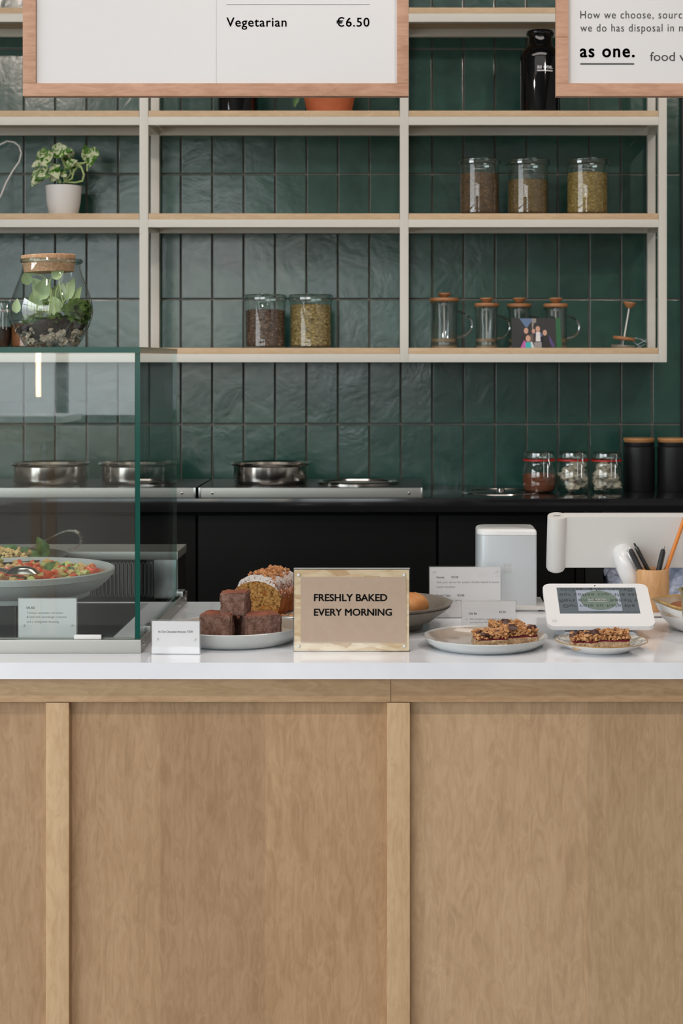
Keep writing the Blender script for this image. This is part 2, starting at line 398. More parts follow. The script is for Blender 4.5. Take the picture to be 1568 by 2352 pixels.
def tag(o, label, cat, group=None, kind=None):
    if label: o['label'] = label
    if cat: o['category'] = cat
    if group: o['group'] = group
    if kind: o['kind'] = kind
    return o
def thing(name, loc, label, cat, group=None, rz=0.0, rx=0.0):
    o = bpy.data.objects.new(name, None); o.empty_display_size = 0.05; col.objects.link(o)
    o.location = loc; o.rotation_euler = (rx, 0, rz); return tag(o, label, cat, group)
def struct(o): o['kind'] = 'structure'; return o
def stuff(o): o['kind'] = 'stuff'; return o
def copy_tree(o, parent=None, loc=None, label=None):
    c = o.copy(); col.objects.link(c); c.parent = parent
    if loc is not None: c.location = loc
    if label: c['label'] = label
    for ch in list(o.children): copy_tree(ch, c)
    return c

def rounded(x0, x1, z0, z1, r, n=6, rs=None):
    rs = rs or (r, r, r, r); out = []
    for (cx, cz, a0), rr in zip(((x1, z1, 0), (x0, z1, 90), (x0, z0, 180), (x1, z0, 270)), rs):
        sx_ = -1 if cx == x1 else 1; sz_ = -1 if cz == z1 else 1
        for k in range(n + 1):
            a = math.radians(a0 + 90 * k / n); out.append((cx + sx_ * rr + rr * math.cos(a), cz + sz_ * rr + rr * math.sin(a)))
    return out

# -- lettering: flat meshes made with the built-in font
def glyphs(s, bold=0.0, space=1.0, shear=0.0):
    c = bpy.data.curves.new('t', 'FONT'); c.body = s; c.size = 1.0; c.space_character = space; c.shear = shear
    c.resolution_u = 4
    o = bpy.data.objects.new('t', c); sc.collection.objects.link(o)
    dg = bpy.context.evaluated_depsgraph_get(); me = bpy.data.meshes.new_from_object(o.evaluated_get(dg))
    bpy.data.objects.remove(o); bpy.data.curves.remove(c)
    if bold > 0:   # heavier strokes: the outline laid down several times, slightly shifted
        vs = [v.co.copy() for v in me.vertices]; fs = [list(p.vertices) for p in me.polygons]; V = []; Fc = []
        for dx, dy in ((0, 0), (bold, 0), (-bold, 0), (0, bold * .7), (0, -bold * .7), (bold * .8, bold * .5), (-bold * .8, -bold * .5), (bold * .8, -bold * .5), (-bold * .8, bold * .5)):
            b = len(V); V += [(p.x + dx, p.y + dy, 0) for p in vs]; Fc += [[b + i for i in f] for f in fs]
        me = bpy.data.meshes.new('lettering'); me.from_pydata(V, [], Fc)
    return me
_h = glyphs('H'); CAP = max(v.co.y for v in _h.vertices)
_x = glyphs('x'); XH = max(v.co.y for v in _x.vertices)
def text(parent, s, x0, x1, zb, cap, y, mat='ink', bold=0.0, space=1.0, flip=False, shear=0.0, name='lettering', xh=None):
    me = glyphs(s, bold, space, shear); me.name = name
    xs = [v.co.x for v in me.vertices]; a, b = min(xs), max(xs)
    ky = (cap / CAP) if xh is None else xh / XH
    kx = (x1 - x0) / (b - a) if x1 is not None else ky
    for v in me.vertices: v.co = Vector((x0 + (v.co.x - a) * kx, y, zb + v.co.y * ky * (-1 if flip else 1)))
    me.materials.clear(); me.materials.append(MT[mat])
    for p in me.polygons: p.material_index = 0
    o = bpy.data.objects.new(name, me); col.objects.link(o); o.parent = parent; return o

def chunks(mb, n, fn, mi=0, sub=1, amp=0.35, seed=0):
    R = random.Random(seed)
    for k in range(n):
        c, r = fn(R); mb.ico(c, r, sub, amp, seed * 100 + k, mi, (R.uniform(.7, 1.2), R.uniform(.7, 1.2), R.uniform(.6, 1.0)))
    return mb

def leaf_mesh(mb, base, direc, up, L, W, droop=0.3, mi=0, nx=6, fold=0.25):
    base = Vector(base); d = Vector(direc).normalized(); u = Vector(up); u = (u - d * u.dot(d)).normalized(); s_ = d.cross(u)
    vs = []; fs = []
    for i in range(nx + 1):
        t = i / nx; wdt = W * (math.sin(math.pi * min(1, t ** 0.7)) ** 0.8) * 0.5 if 0 < t < 1 else 0.0008
        c = base + d * (L * t) - u * (droop * L * t * t)
        for k in (-1, -0.5, 0, 0.5, 1): vs.append(c + s_ * wdt * k + u * abs(k) * wdt * fold)
    for i in range(nx):
        for k in range(4): a = i * 5 + k; fs.append((a, a + 1, a + 6, a + 5))
    return mb.add(vs, fs, mi)

# ================================================================ the setting
ob = struct(MB().box(-4.2, 4.2, WY - .2, 5.8, -0.1, 0.0).build('floor', 'concrete', smooth=0))
ob = struct(MB().box(-4.2, 4.2, WY - .2, 5.8, 3.5, 3.6).build('ceiling', 'ceiling', smooth=0))
struct(MB().box(-4.2, -4.0, -3.4, -2.5, 0, 3.5).box(-4.2, -4.0, 2.5, 5.8, 0, 3.5).box(-4.2, -4.0, -2.5, 2.5, 0, .4).box(-4.2, -4.0, -2.5, 2.5, 3.1, 3.5).build('wall_left', 'plaster', smooth=0))
m = MB()
for i in range(5): m.box(-4.13, -4.07, -2.5 + i * 1.25 - .03, -2.5 + i * 1.25 + .03, .4, 3.1)
m.box(-4.13, -4.07, -2.5, 2.5, 2.3, 2.36)
struct(m.build('window_2', 'plaster', smooth=0))
struct(MB().box(4.0, 4.2, WY - .2, 5.8, 0, 3.5).build('wall_right', 'plaster', smooth=0))
m = MB().box(-4.2, WX0, WY - .2, WY, 0, 3.5).box(WX1, 4.2, WY - .2, WY, 0, 3.5).box(WX0, WX1, WY - .2, WY, WZ1, 3.5).box(WX0, WX1, WY - .2, WY, 0, WZ0)
struct(m.build('wall_front', 'plaster', smooth=0))
m = MB()
for i in range(7):
    x = WX0 + (WX1 - WX0) * i / 6; m.box(x - 0.03, x + 0.03, WY - .15, WY - .08, WZ0, WZ1)
m.box(WX0, WX1, WY - .15, WY - .08, 2.55, 2.61).box(WX0, WX1, WY - .15, WY - .08, WZ0, WZ0 + 0.06).box(WX0, WX1, WY - .15, WY - .08, WZ1 - 0.06, WZ1)
win = struct(m.build('window_1', 'mullion', smooth=0))
struct(MB().box(-40, 40, -60, 30, -0.16, -0.11).build('paving_floor', 'paving', smooth=0))

DT = 5.6
wb = struct(MB().box(-4.2, 4.2, DT + 0.004, DT + 0.2, 0, 3.5).build('wall_back', 'grout', smooth=0))
# glazed tiles, each a part of the wall
PX = S(72.05, DT); PZ = S(287, DT); GAP = 0.0055
def tile_mesh(wd, ht):
    return MB().box(-wd / 2, wd / 2, 0, 0.008, -ht / 2, ht / 2, bev=0.0020)
rt = random.Random(4)
tp = tile_mesh(PX - GAP, PZ - GAP).build('tile', 'tile', wb, smooth=8); tmesh = tp.data; first = True
half = tile_mesh(S(63, DT) - GAP, PZ / 2 - GAP).build('tile', 'tile', wb, smooth=8); hmesh = half.data; hf = True
for r in range(6):
    for c in range(27):
        o = tp if first else bpy.data.objects.new('tile', tmesh)
        if not first: col.objects.link(o); o.parent = wb
        first = False
        o.location = (X(55.5 + 72.05 * (c - 6 + 0.5), DT), DT - 0.004, Z(-461 + 287 * (r + 0.5), DT))
        o.rotation_euler = (math.radians(rt.gauss(0, 0.10)), 0, math.radians(rt.gauss(0, 0.34)))
for r in range(12):
    o = half if hf else bpy.data.objects.new('tile', hmesh)
    if not hf: col.objects.link(o); o.parent = wb
    hf = False
    o.location = (X(1528.5, DT), DT - 0.004, Z(-461 + 143.5 * (r + 0.5), DT))
    o.rotation_euler = (math.radians(rt.gauss(0, 0.10)), 0, math.radians(rt.gauss(0, 0.34)))
struct(MB().box(X(1562, DT), 4.0, DT - 0.03, DT + 0.003, 0, 3.5).build('trim_1', 'dark_plastic', smooth=0))

# ================================================================ back counter
ZB = Z(1145, 5.06)            # top of the black worktop
tagged = thing('black_worktop', (0, 5.06, ZB - 0.041), 'long polished black worktop in front of the green tiles', 'worktop')
MB().box(-1.9, 1.9, 0, 0.53, 0, 0.041, bev=0.0015).build('slab', 'black_top', tagged)
bc = thing('back_cabinet', (0, 5.1, 0), 'black cabinets with flush doors under the black worktop', 'cabinet')
MB().box(-1.9, X(1342, 5.1), 0.022, 0.48, 0.1, ZB - 0.043).build('body', 'dark', bc)
for a, b in ((-420, -120), (-117, 449), (455, 1001), (1007, 1318), (1323, 1341)):
    MB().box(X(a, 5.1), X(b, 5.1), 0, 0.02, 0.12, Z(1184, 5.1), bev=0.001).build('door', 'black_door', bc)
MB().box(-1.9, 1.9, 0.05, 0.08, 0.0, 0.1).build('plinth', 'dark', bc)
# open steel bay at the right with bags on its shelf
bay = thing('steel_shelf_unit', (X(1500, 5.1), 5.1, 0), 'open steel under-counter shelf right of the black cabinet doors', 'shelf')
bx0, bx1 = X(1344, 5.1) - X(1500, 5.1), X(1900, 5.1) - X(1500, 5.1)
MB().box(bx0, X(1384, 5.1) - X(1500, 5.1), 0, 0.04, 0.0, ZB - 0.043).build('post', 'steel_dark', bay)
MB().box(bx1 - 0.05, bx1, 0, 0.04, 0.0, ZB - 0.043).build('post', 'steel_dark', bay)
MB().box(bx0, bx1, 0.005, 0.46, 0.70, 0.715).build('shelf_board', 'steel', bay)
MB().box(bx0, bx1, 0.44, 0.46, 0.0, ZB - 0.043).build('back_panel', 'steel', bay)
def crumpled(name, px0, px1, py0, D, dy, seed, label, mat='bag_blue', cat='bag'):
    wd = X(px1, D) - X(px0, D); ht = Z(py0, D) - 0.715
    v0, f0 = ICO[3]; mb = MB(); vs = []
    for p in v0:
        q = Vector([math.copysign(abs(k) ** 0.45, k) for k in p])
        k = 1 + 0.22 * noise.noise(p * 3.4 + Vector((seed, 0, 0))) + 0.10 * noise.noise(p * 8 + Vector((0, seed, 0)))
        vs.append(Vector((q.x * wd / 2 * k, q.y * dy / 2 * k, max(0, ht / 2 + q.z * ht / 2 * k))))
    o = mb.add(vs, f0).build(name, mat, None, (X((px0 + px1) / 2, D), D + dy / 2, 0.715), smooth=25)
    return tag(o, label, cat)
crumpled('plastic_bag', 1384, 1466, 1300, 5.14, 0.16, 3, 'crumpled pale blue plastic bag on the steel shelf left of the wooden pen cup')
crumpled('plastic_bag', 1512, 1640, 1285, 5.14, 0.2, 8, 'crumpled shiny blue-grey plastic bag on the steel shelf right of the wooden pen cup')

# hot wells on the worktop
def bain(px0, px1, label):
    D0 = 5.066; x0, x1 = X(px0, D0), X(px1, D0); cx = (x0 + x1) / 2; hw = (x1 - x0) / 2
    t = thing('hot_well_unit', (cx, D0, ZB), label, 'food warmer'); h = S(24, D0)
    MB().box(-hw + .002, hw - .002, 0.003, 0.37, 0, h - 0.001).build('body', 'steel_dark', t)
    MB().box(-hw, hw, 0.0, 0.37, h - 0.001, h + 0.001).build('top_plate', 'steel_dark', t)
    MB().box(-hw + 0.007, hw - 0.007, -0.003, 0.003, 0.003, h, bev=0.001).build('fascia', 'steel_satin', t)
    for s_ in (-1, 1):
        MB().box(s_ * (hw - 0.0035) - 0.0035, s_ * (hw - 0.0035) + 0.0035, -0.005, 0.003, 0.002, h + 0.001, bev=0.0012).build('end_cap', 'steel', t)
        sc_ = MB().lathe([(0.0, 0.0025), (0.0035, 0.0022), (0.0045, 0), (0.0, 0)], seg=14, M=Matrix.Translation((s_ * (hw - 0.042), -0.003, h * 0.5)) @ Matrix.Rotation(math.radians(90), 4, 'X')).build('screw', 'steel_polished', t)
        MB().box(s_ * (hw - 0.042) - 0.0005, s_ * (hw - 0.042) + 0.0005, -0.006, -0.005, h * 0.5 - 0.003, h * 0.5 + 0.003).build('slot', 'dark', sc_)
    return ZB + h + 0.001
ZT = bain(456, 971, 'low steel hot well unit with two round wells, right of the gap')
bain(-140, 450, 'low steel hot well unit seen behind the glass display case')
def pot(px, D, label, hpx=46, rpx=84):
    R = S(rpx, D); h = S(hpx, D); t = thing('steel_pot', (X(px, D), D, ZT), label, 'pot', 'steel inset pots on the hot wells')
    MB().lathe([(R * .93, 0.0), (R * .985, 0.006), (R, 0.014), (R, h - 0.006), (R * .985, h - 0.006), (R * .98, 0.012), (0, 0.010)], seg=48).build('body', 'steel_polished', t)
    MB().lathe([(R * .985, h - 0.008), (R * 1.06, h - 0.004), (R * 1.08, h), (R * 1.06, h + 0.003), (R * .95, h - 0.002), (R * 0.96, h - 0.010)], seg=48).build('rim', 'steel_polished', t)
    MB().lathe([(R * .98, 0.008), (R * .98, 0.03), (0, 0.03)], seg=40).build('inner_liner', 'steel_satin', t)
    MB().box(-R * .62, -R * .40, -R * 0.98, -R * 0.86, h + 0.001, h + 0.0045).build('handle_notch', 'dark', t)
    return t
pot(621, 5.24, 'round stainless pot standing proud on the right hot well unit')
pot(116, 5.24, 'leftmost round stainless pot, seen through the glass case front')
pot(317, 5.24, 'round stainless pot behind the corner edge of the glass case')
t = thing('sunken_pan', (X(822, 5.24), 5.24, ZT), 'round stainless pan sunk flush with a rolled rim, right of the tall pot', 'pan')
R = S(93, 5.24)
MB().lathe([(R, 0.0), (R * 1.0, 0.006), (R * .95, 0.009), (R * .88, 0.006), (R * .86, 0.001)], seg=48).build('rim', 'steel_polished', t)
MB().lathe([(R * .86, 0.001), (R * .84, 0.0012), (0, 0.0012)], seg=40).build('bowl_floor', 'steel_satin', t)
MB().box(-R * .62, -R * .48, -R * .95, -R * .80, 0.004, 0.010).build('handle_notch', 'dark', t)
t = thing('flush_lid', (X(1150, 5.3), 5.3, ZB), 'thin round black lid with chrome ring lying flush on the black worktop', 'lid')
R = S(90, 5.3)
MB().lathe([(R, 0), (R * .99, .003), (R * .93, .003), (R * .92, .001)], seg=48).build('ring', 'steel_polished', t)
MB().lathe([(R * .92, .0005), (R * .90, .002), (R * .25, .003), (0, .003)], seg=48).build('disc', 'black_top', t)
MB().lathe([(.014, .003), (.012, .012), (0, .013)], seg=20).build('knob', 'steel_polished', t)

# clip-top jars
def clip_jar(px, D, wpx, ztop, label, content, kind, zb=None):
    zb = ZB if zb is None else zb; R = S(wpx / 2, D); H = ztop - zb
    t = thing('clip_top_jar', (X(px, D), D, zb), label, 'jar', 'clip-top jars on the black worktop' if zb == ZB else None)
    prof = [(0, .002), (R * .80, .0), (R * .93, H * .06), (R, H * .2), (R * 1.0, H * .48), (R * .93, H * .62), (R * .86, H * .69), (R * .88, H * .74)]
    MB().lathe(prof, seg=36).build('glass_body', 'jar_glass', t)
    MB().lathe([(R * .92, H * .80), (R * .93, H * .83), (R * .90, H * .95), (R * .80, H * .99), (0, H * .97)], seg=36).build('glass_lid', 'jar_lid_glass', t)
    MB().lathe([(R * .86, H * .755), (R * .97, H * .76), (R * .97, H * .80), (R * .86, H * .80)], seg=36).build('gasket', 'red_rubber' if kind != 'dark' else 'white_matte', t)
    a = math.radians(-72 if kind != 'dark' else -40); ca, sa = math.cos(a), math.sin(a); Rf = R * .99 + 0.002
    def at(dx, z, o=0): return (ca * (Rf + o) - sa * dx, sa * (Rf + o) + ca * dx, z)
    w_ = .011
    mb = MB().tube([at(-w_, H * .95, -.004), at(-w_, H * .90), at(-w_ * .7, H * .80, .003), at(-w_ * 1.1, H * .68, .002), at(-w_ * .6, H * .63, .003), at(w_ * .6, H * .63, .003), at(w_ * 1.1, H * .68, .002), at(w_ * .7, H * .80, .003), at(w_, H * .90), at(w_, H * .95, -.004), at(0, H * .955, -.004)], .0013, 6, closed=True)
    mb.tube([at(-w_ * .8, H * .74, .004), at(-w_ * .85, H * .40, .005), at(w_ * .3, H * .38, .006), at(w_ * .4, H * .70, .004)], .0013, 6)
    mb.tube([(math.cos(q) * R * .95, math.sin(q) * R * .95, H * .78) for q in [k * math.pi / 12 for k in range(24)]], .0011, 5, closed=True)
    mb.build('wire_clasp', 'wire', t)
    if kind == 'powder':
        stuff(MB().lathe([(0, .004), (R * .76, .003), (R * .90, H * .07), (R * .97, H * .2), (R * .975, H * .42), (R * .7, H * .46), (0, H * .44)], seg=32).build('powder_fill', content, t))
    elif kind == 'lumps':
        mb = MB(); rr = random.Random(int(px))
        for k in range(40):
            z = rr.uniform(.08, .62) * H; lim = R * (.80 if z > H * .5 else .88) - .012
            q = rr.uniform(0, 6.28); d = rr.uniform(.3, 1) * max(lim, .01)
            mb.ico((math.cos(q) * d, math.sin(q) * d, z + .004), rr.uniform(.012, .019), 2, .35, k, 0, (1, 1, .7))
        stuff(mb.build('lumps_fill', content, t))
    else:
        MB().lathe([(0, .004), (R * .76, .003), (R * .90, H * .07), (R * .96, H * .2), (R * .965, H * .44), (0, H * .45)], seg=32).build('dry_fill', content, t)
    return t
CJ = Z(1035, 5.3)
clip_jar(1238, 5.3, 77, CJ, 'clip-top jar with red gasket holding brown powder', 'spice', 'powder')
clip_jar(1315, 5.3, 76, CJ, 'clip-top jar with red gasket packed full of white lumps, between two others', 'marshmallow', 'lumps')
clip_jar(1392, 5.3, 74, CJ - .002, 'clip-top jar with red gasket and white lumps, beside the black canisters', 'marshmallow', 'lumps')

for px, lab in ((1467, 'matte black canister with wooden lid next to the clip-top jars'), (1545, 'matte black canister with wooden lid at the right end of the worktop')):
    D = 5.36; R = S(36, D); t = thing('black_canister', (X(px, D), D, ZB), lab, 'canister', 'black canisters with wooden lids'); H = Z(1015, D) - ZB
    MB().lathe([(0, 0), (R * .97, 0), (R, .003), (R, H * .90), (R * .93, H * .915), (R * .95, H * .93), (R * .96, H - .001), (0, H - .001)], seg=40).build('body', 'black_matte', t)
    MB().lathe([(0, H), (R * .94, H), (R * .99, H + .006), (R * .99, H + .011), (R * .97, H + .013), (0, H + .013)], seg=40).build('lid', 'oak_lid', t)

# ================================================================ wall shelf
DF, DBk = 5.32, 5.56; TB = S(19.5, DF)
sh = thing('wall_shelf', (0, DBk, Z(832, DF)), 'cream steel wall shelving frame with pale wooden boards on green tiles', 'shelf')
z0 = Z(832, DF); LZ = lambda y: Z(y, DF) - z0
posts = [(-278, -258), (320, 340), (918, 938), (1512, 1531)]
ztopf = LZ(-205)
for a, b in posts:
    for D in (DF, DBk):
        MB().box(X(a, DF), X(b, DF), D - DBk, D - DBk + TB, 0, ztopf, bev=.0012).build('post', 'white_steel', sh)
rails = [(-205, -186), (31, 50), (268, 287), (504, 522), (813, 832)]
for yt, yb in rails:
    for (a, b), (c, d) in zip(posts, posts[1:]):
        for D in (DF, DBk):
            MB().box(X(b, DF), X(c, DF), D - DBk + .0004, D - DBk + TB - .0004, LZ(yb), LZ(yt), bev=.001).build('rail', 'white_steel', sh)
        if yt > -100:
            MB().box(X(b, DF) + .001, X(c, DF) - .001, DF - DBk + .001, -.002, LZ(yt), LZ(yt) + S(14, DF), bev=.0012).build('shelf_board', 'shelf_wood', sh)
    for a, b in posts:
        MB().box(X(a, DF) + .0004, X(b, DF) - .0004, DF - DBk + TB, 0, LZ(yb) + .0004, LZ(yt) - .0004).build('cross_rail', 'white_steel', sh)
ZS = [Z(31, DF) + S(14, DF), Z(268, DF) + S(14, DF), Z(504, DF) + S(14, DF), Z(813, DF) + S(14, DF)]   # surfaces of the four boards

# seed jars
def seed_jar(x0, x1, ytop, si, D, fill, mat, label, grp, lean=0):
    zb = ZS[si]; cx = X((x0 + x1) / 2, D); R = (X(x1, D) - X(x0, D)) / 2; H = Z(ytop, D) - zb
    t = thing('glass_storage_jar', (cx, D, zb), label, 'jar', grp); r = R * .91
    MB().lathe([(0, .003), (r * .9, .0), (r, .006), (r, H * .86), (r * 1.03, H * .89)], seg=36).build('glass_body', 'jar_glass', t)
    MB().lathe([(r * 1.02, H * .885), (R, H * .90), (R * 1.0, H * .94), (R * .96, H * .955), (R * .97, H * .975), (R * .92, H), (R * .5, H * .985), (0, H * .985)], seg=36).build('glass_lid', 'jar_lid_glass', t)
    mb = MB().lathe([(0, .006), (r * .86, .005), (r * .965, .010), (r * .965, H * fill), (r * .7, H * (fill + .02)), (0, H * (fill + .01))], seg=40)
    stuff(mb.build('seeds', mat, t))
    MB().box(-r * .35, r * .1, -.004, .004, H * .985, H * 1.0 + .004, bev=.002).build('lid_knob', 'jar_lid_glass', t)
    return t
g3 = 'lidded glass jars of dried seeds on the wall shelf'
seed_jar(1050, 1150, 366, 2, 5.40, .73, 'seeds_brown', 'glass jar of dark brown seeds, left of three on the upper shelf', g3)
seed_jar(1160, 1263, 367, 2, 5.40, .62, 'seeds_olive', 'glass jar of fine olive-brown seeds between two other jars', g3)
seed_jar(1296, 1400, 366, 2, 5.40, .74, 'seeds_gold', 'glass jar of golden seeds, right of three on the upper shelf', g3)
seed_jar(558, 660, 677, 3, 5.40, .70, 'tea_dark', 'glass jar of dark mixed tea on the middle shelf, left of its pair', g3)
seed_jar(661, 766, 677, 3, 5.40, .80, 'tea_green', 'glass jar of pale green-gold tea on the middle shelf, right of its pair', g3)

# french presses
glass_h = glass('handle_glass', (.8, .84, .84, 1), (.3, .34, .34, 1), f0=.3)
def press(px, wpx, ytop_lid, yknob, label, D=5.42):
    D = D; zb = ZS[3]; R = S(wpx / 2, D); H = Z(ytop_lid, D) - zb; K = Z(yknob, D) - zb
    t = thing('french_press', (X(px, D), D, zb), label, 'coffee press', 'glass coffee presses with wooden lids')
    MB().lathe([(0, .004), (R * .93, .0), (R, .006), (R, H * .93), (R * 1.05, H * .985), (R * 1.0, H * .985), (R * .93, H * .93), (R * .93, .010), (0, .010)], seg=36, wob=lambda a, r, z: (r * (1 + (.12 * max(0, math.cos(a - math.pi)) ** 8 if z > H * .95 else 0)), z)).build('glass_beaker', 'press_glass', t)
    MB().lathe([(R * .95, .0005), (R * .95, .008), (0, .008)], seg=30).build('base_pad', 'press_taupe', t)
    lid = MB().lathe([(0, H), (R * 1.06, H), (R * 1.14, H + .004), (R * 1.14, H + .009), (R * 1.10, H + .012), (0, H + .012)], seg=36).build('lid', 'olive_wood', t)
    kr = S(15, D); k0 = H + .013
    MB().lathe([(0, k0 - .002), (kr * .35, k0 - .001), (kr * .75, k0 + (K - k0) * .35), (kr, K - .004), (kr * .97, K), (0, K)], seg=28).build('knob', 'olive_wood', lid)
    MB().tube([(0, 0, .026), (0, 0, H)], .0028, 8).build('plunger_rod', 'white_matte', t)
    MB().lathe([(.010, H - .012), (.010, H - .004), (.003, H - .003)], seg=16).build('collar', 'white_matte', t)
    MB().lathe([(0, .020), (R * .95, .020), (R * .97, .024), (R * .95, .030), (R * .2, .030), (0, .032)], seg=30).build('plunger_disc', 'press_taupe', t)
    pts = []
    hz0, hz1 = H * .24, H * .78
    for k in range(13):
        a = math.radians(-90 + 180 * k / 12); pts.append((R * .98 + math.cos(a) * R * 1.05 * 1.15 * 0.95, -.004, (hz0 + hz1) / 2 + math.sin(a) * (hz1 - hz0) / 2))
    MB().tube(pts, .0045, 10).build('handle', glass_h, t)
    return t
press(1020, 60, 693, 673, 'tallest glass coffee press with wooden lid, left end of row')
press(1117, 50, 705, 684, 'small glass coffee press second from left, clear handle to right')
press(1192, 50, 706, 684, 'small glass coffee press behind the left edge of the photo print', 5.47)
press(1276, 50, 706, 684, 'small glass coffee press behind the right edge of the photo print')

# detached plunger
D = 5.42
t = thing('press_plunger', (X(1430, D), D, ZS[3]), 'loose wooden press plunger with tilted rod lying on the shelf', 'plunger')
MB().lathe([(0, .002), (S(26, D), .0), (S(28, D), .006), (S(26, D), .010), (0, .010)], seg=32, M=Matrix.Rotation(math.radians(4), 4, 'Y')).build('mesh_disc', 'steel_satin', t)
MB().lathe([(0, 0), (S(25, D), 0), (S(27, D), .004), (S(25, D), .010), (0, .010)], seg=32, M=Matrix.Translation((.004, 0, .026)) @ Matrix.Rotation(math.radians(7), 4, 'Y')).build('lid', 'olive_wood', t)
MB().tube([(0, 0, .010), (X(1445, D) - X(1430, D), 0, Z(704, D) - ZS[3])], .0026, 8).build('rod', 'white_matte', t)
kr = S(15, D)
MB().lathe([(0, -.016), (kr * .4, -.015), (kr * .8, -.006), (kr, .001), (kr * .97, .004), (0, .004)], seg=28, M=Matrix.Translation((X(1445.5, D) - X(1430, D), 0, Z(697, D) - ZS[3])) @ Matrix.Rotation(math.radians(8), 4, 'Y')).build('knob', 'olive_wood', t)
mb = MB(); rr = random.Random(9)
for k in range(5):
    mb.box(-.018, .018, -.006, .006, -.0008, .0008, M=Matrix.Translation((rr.uniform(-.012, .016), rr.uniform(-.01, .01), .006 + k * .006)) @ Matrix.Rotation(rr.uniform(-.6, .9), 4, 'Y') @ Matrix.Rotation(rr.uniform(-1, 1), 4, 'Z'))
tag(mb.build('crumpled_label', 'grey_plastic', None, (X(1469, D), D - .01, ZS[3])), 'crumpled grey ribbon of plastic by the shelf corner post', 'ribbon')

# photo print leaning on the presses
D = 5.36; zb = ZS[3]; cx = X(1232, D)
t = thing('photo_print', (cx, D, zb), 'small colour photo print of five people leaning on two presses', 'photo', rx=math.radians(-6))
w2 = (X(1289, D) - X(1175, D)) / 2; hh = Z(730, D) - zb
def q(px): return X(px, D) - cx
def qz(py): return max(Z(py, D) - zb, 0.0)
MB().box(-w2, w2, 0, .0015, 0, hh).build('paper', plain('print_dark', (30, 30, 34), .35, var=(8, (44, 46, 52), .2)), t)
def poly(name, pts, c, lay=1, rough=.35):
    m_ = plain('print_' + name, c, rough)
    return MB().add([(q(x), -.0003 * lay, qz(y)) for x, y in pts], [list(range(len(pts)))]).build(name, m_, t, smooth=0)
poly('printed_sky', [(1193, 731), (1221, 731), (1221, 738), (1215, 745), (1211, 752), (1206, 750), (1200, 741)], (92, 120, 156))
poly('printed_green_edge', [(1276, 730), (1287, 730), (1289, 799), (1278, 799)], (22, 96, 56))
poly('printed_lamp_post', [(1221, 731), (1231, 731), (1231, 741), (1226, 741), (1224, 756), (1222, 756)], (150, 142, 134))
def fig(name, x, ytop, wd, body, pants=None, yb=799, wm=None):
    hw = wd * .26
    sh_ = [(x - hw, ytop + wd * .95), (x - wd * .62, ytop + wd * 1.15), (x - wd * .72, min(yb, ytop + wd * 3.4)), (x + wd * .72, min(yb, ytop + wd * 3.4)), (x + wd * .62, ytop + wd * 1.15), (x + hw, ytop + wd * .95)]
    poly(name + '_body', sh_, body, 2 if wm is None else wm)
    if pants: poly(name + '_legs', [(x - wd * .5, ytop + wd * 2.3), (x - wd * .5, yb), (x + wd * .5, yb), (x + wd * .5, ytop + wd * 2.3)], pants, 3)
    k = 12; poly(name + '_face', [(x + math.cos(a) * wd * .30, ytop + wd * .5 + math.sin(a) * wd * .42) for a in [i * 2 * math.pi / k for i in range(k)]], (206, 160, 138), 4)
fig('printed_figure', 1208, 751, 17, (26, 24, 28))
fig('printed_figure', 1225, 754, 13, (96, 84, 78))
fig('printed_figure', 1235, 747, 17, (86, 98, 132), (150, 148, 146))
poly('printed_shirt', [(1231, 762), (1240, 762), (1241, 784), (1230, 784)], (226, 224, 222), 4)
fig('printed_figure', 1251, 756, 16, (20, 18, 22))
poly('printed_sleeve', [(1260, 770), (1264, 775), (1274, 796), (1268, 798), (1262, 785)], (84, 66, 124), 4)
fig('printed_figure', 1212.5, 768, 19, (58, 178, 186), wm=5)
poly('printed_sleeve', [(1203, 781), (1207, 785), (1206, 799), (1195, 799)], (190, 96, 172), 6)
poly('printed_sleeve', [(1218, 784), (1222, 786), (1227, 799), (1220, 799)], (214, 216, 222), 6)

# upper shelf: black bottles, terracotta pot
def bottle(px, label, top=True):
    D = 5.40; zb = ZS[1]; R = S(47, D); H = Z(72, D) - zb
    t = thing('black_bottle', (X(px, D), D, zb), label, 'bottle', 'glossy black apothecary bottles')
    MB().lathe([(0, 0), (R * .93, 0), (R, .006), (R, H * .66), (R * .97, H * .72), (R * .86, H * .77), (R * .66, H * .81), (R * .60, H * .83), (R * .58, H * .93), (R * .66, H * .95), (R * .68, H * .975), (R * .62, H), (R * .45, H), (R * .45, H * .9), (0, H * .9)], seg=48).build('body', 'black_glass', t)
    return t
t = bottle(1240, 'glossy black glass bottle with small white lettering, left of the right menu board')
D = 5.40; R = S(47, D)
def wrap_text(parent, s, a0, a1, zb, xh, R, mat, bold=0.0):
    me = glyphs(s, bold); xs = [v.co.x for v in me.vertices]; a, b = min(xs), max(xs)
    for v in me.vertices:
        an = a0 + (v.co.x - a) / (b - a) * (a1 - a0); v.co = Vector((math.sin(an) * R, -math.cos(an) * R, zb + v.co.y * xh / XH))
    me.materials.clear(); me.materials.append(MT[mat]); o = bpy.data.objects.new('lettering', me); col.objects.link(o); o.parent = parent; return o
zb = ZS[1]
wrap_text(t, 'as one.', -.22, .56, Z(165, D) - zb, S(6, D), R + .0006, 'white_ink', .03)
m = MB(); n_ = 10
vs = []; 
for k in range(n_ + 1):
    a = -.22 + .78 * k / n_; vs += [(math.sin(a) * (R + .0006), -math.cos(a) * (R + .0006), Z(171, D) - zb), (math.sin(a) * (R + .0006), -math.cos(a) * (R + .0006), Z(168.5, D) - zb)]
m.add(vs, [(2 * k, 2 * k + 2, 2 * k + 3, 2 * k + 1) for k in range(n_)]).build('printed_line', 'white_ink', t, smooth=0)
bottle(546, 'black bottle mostly hidden behind the large menu board, left of the terracotta pot')
D = 5.42
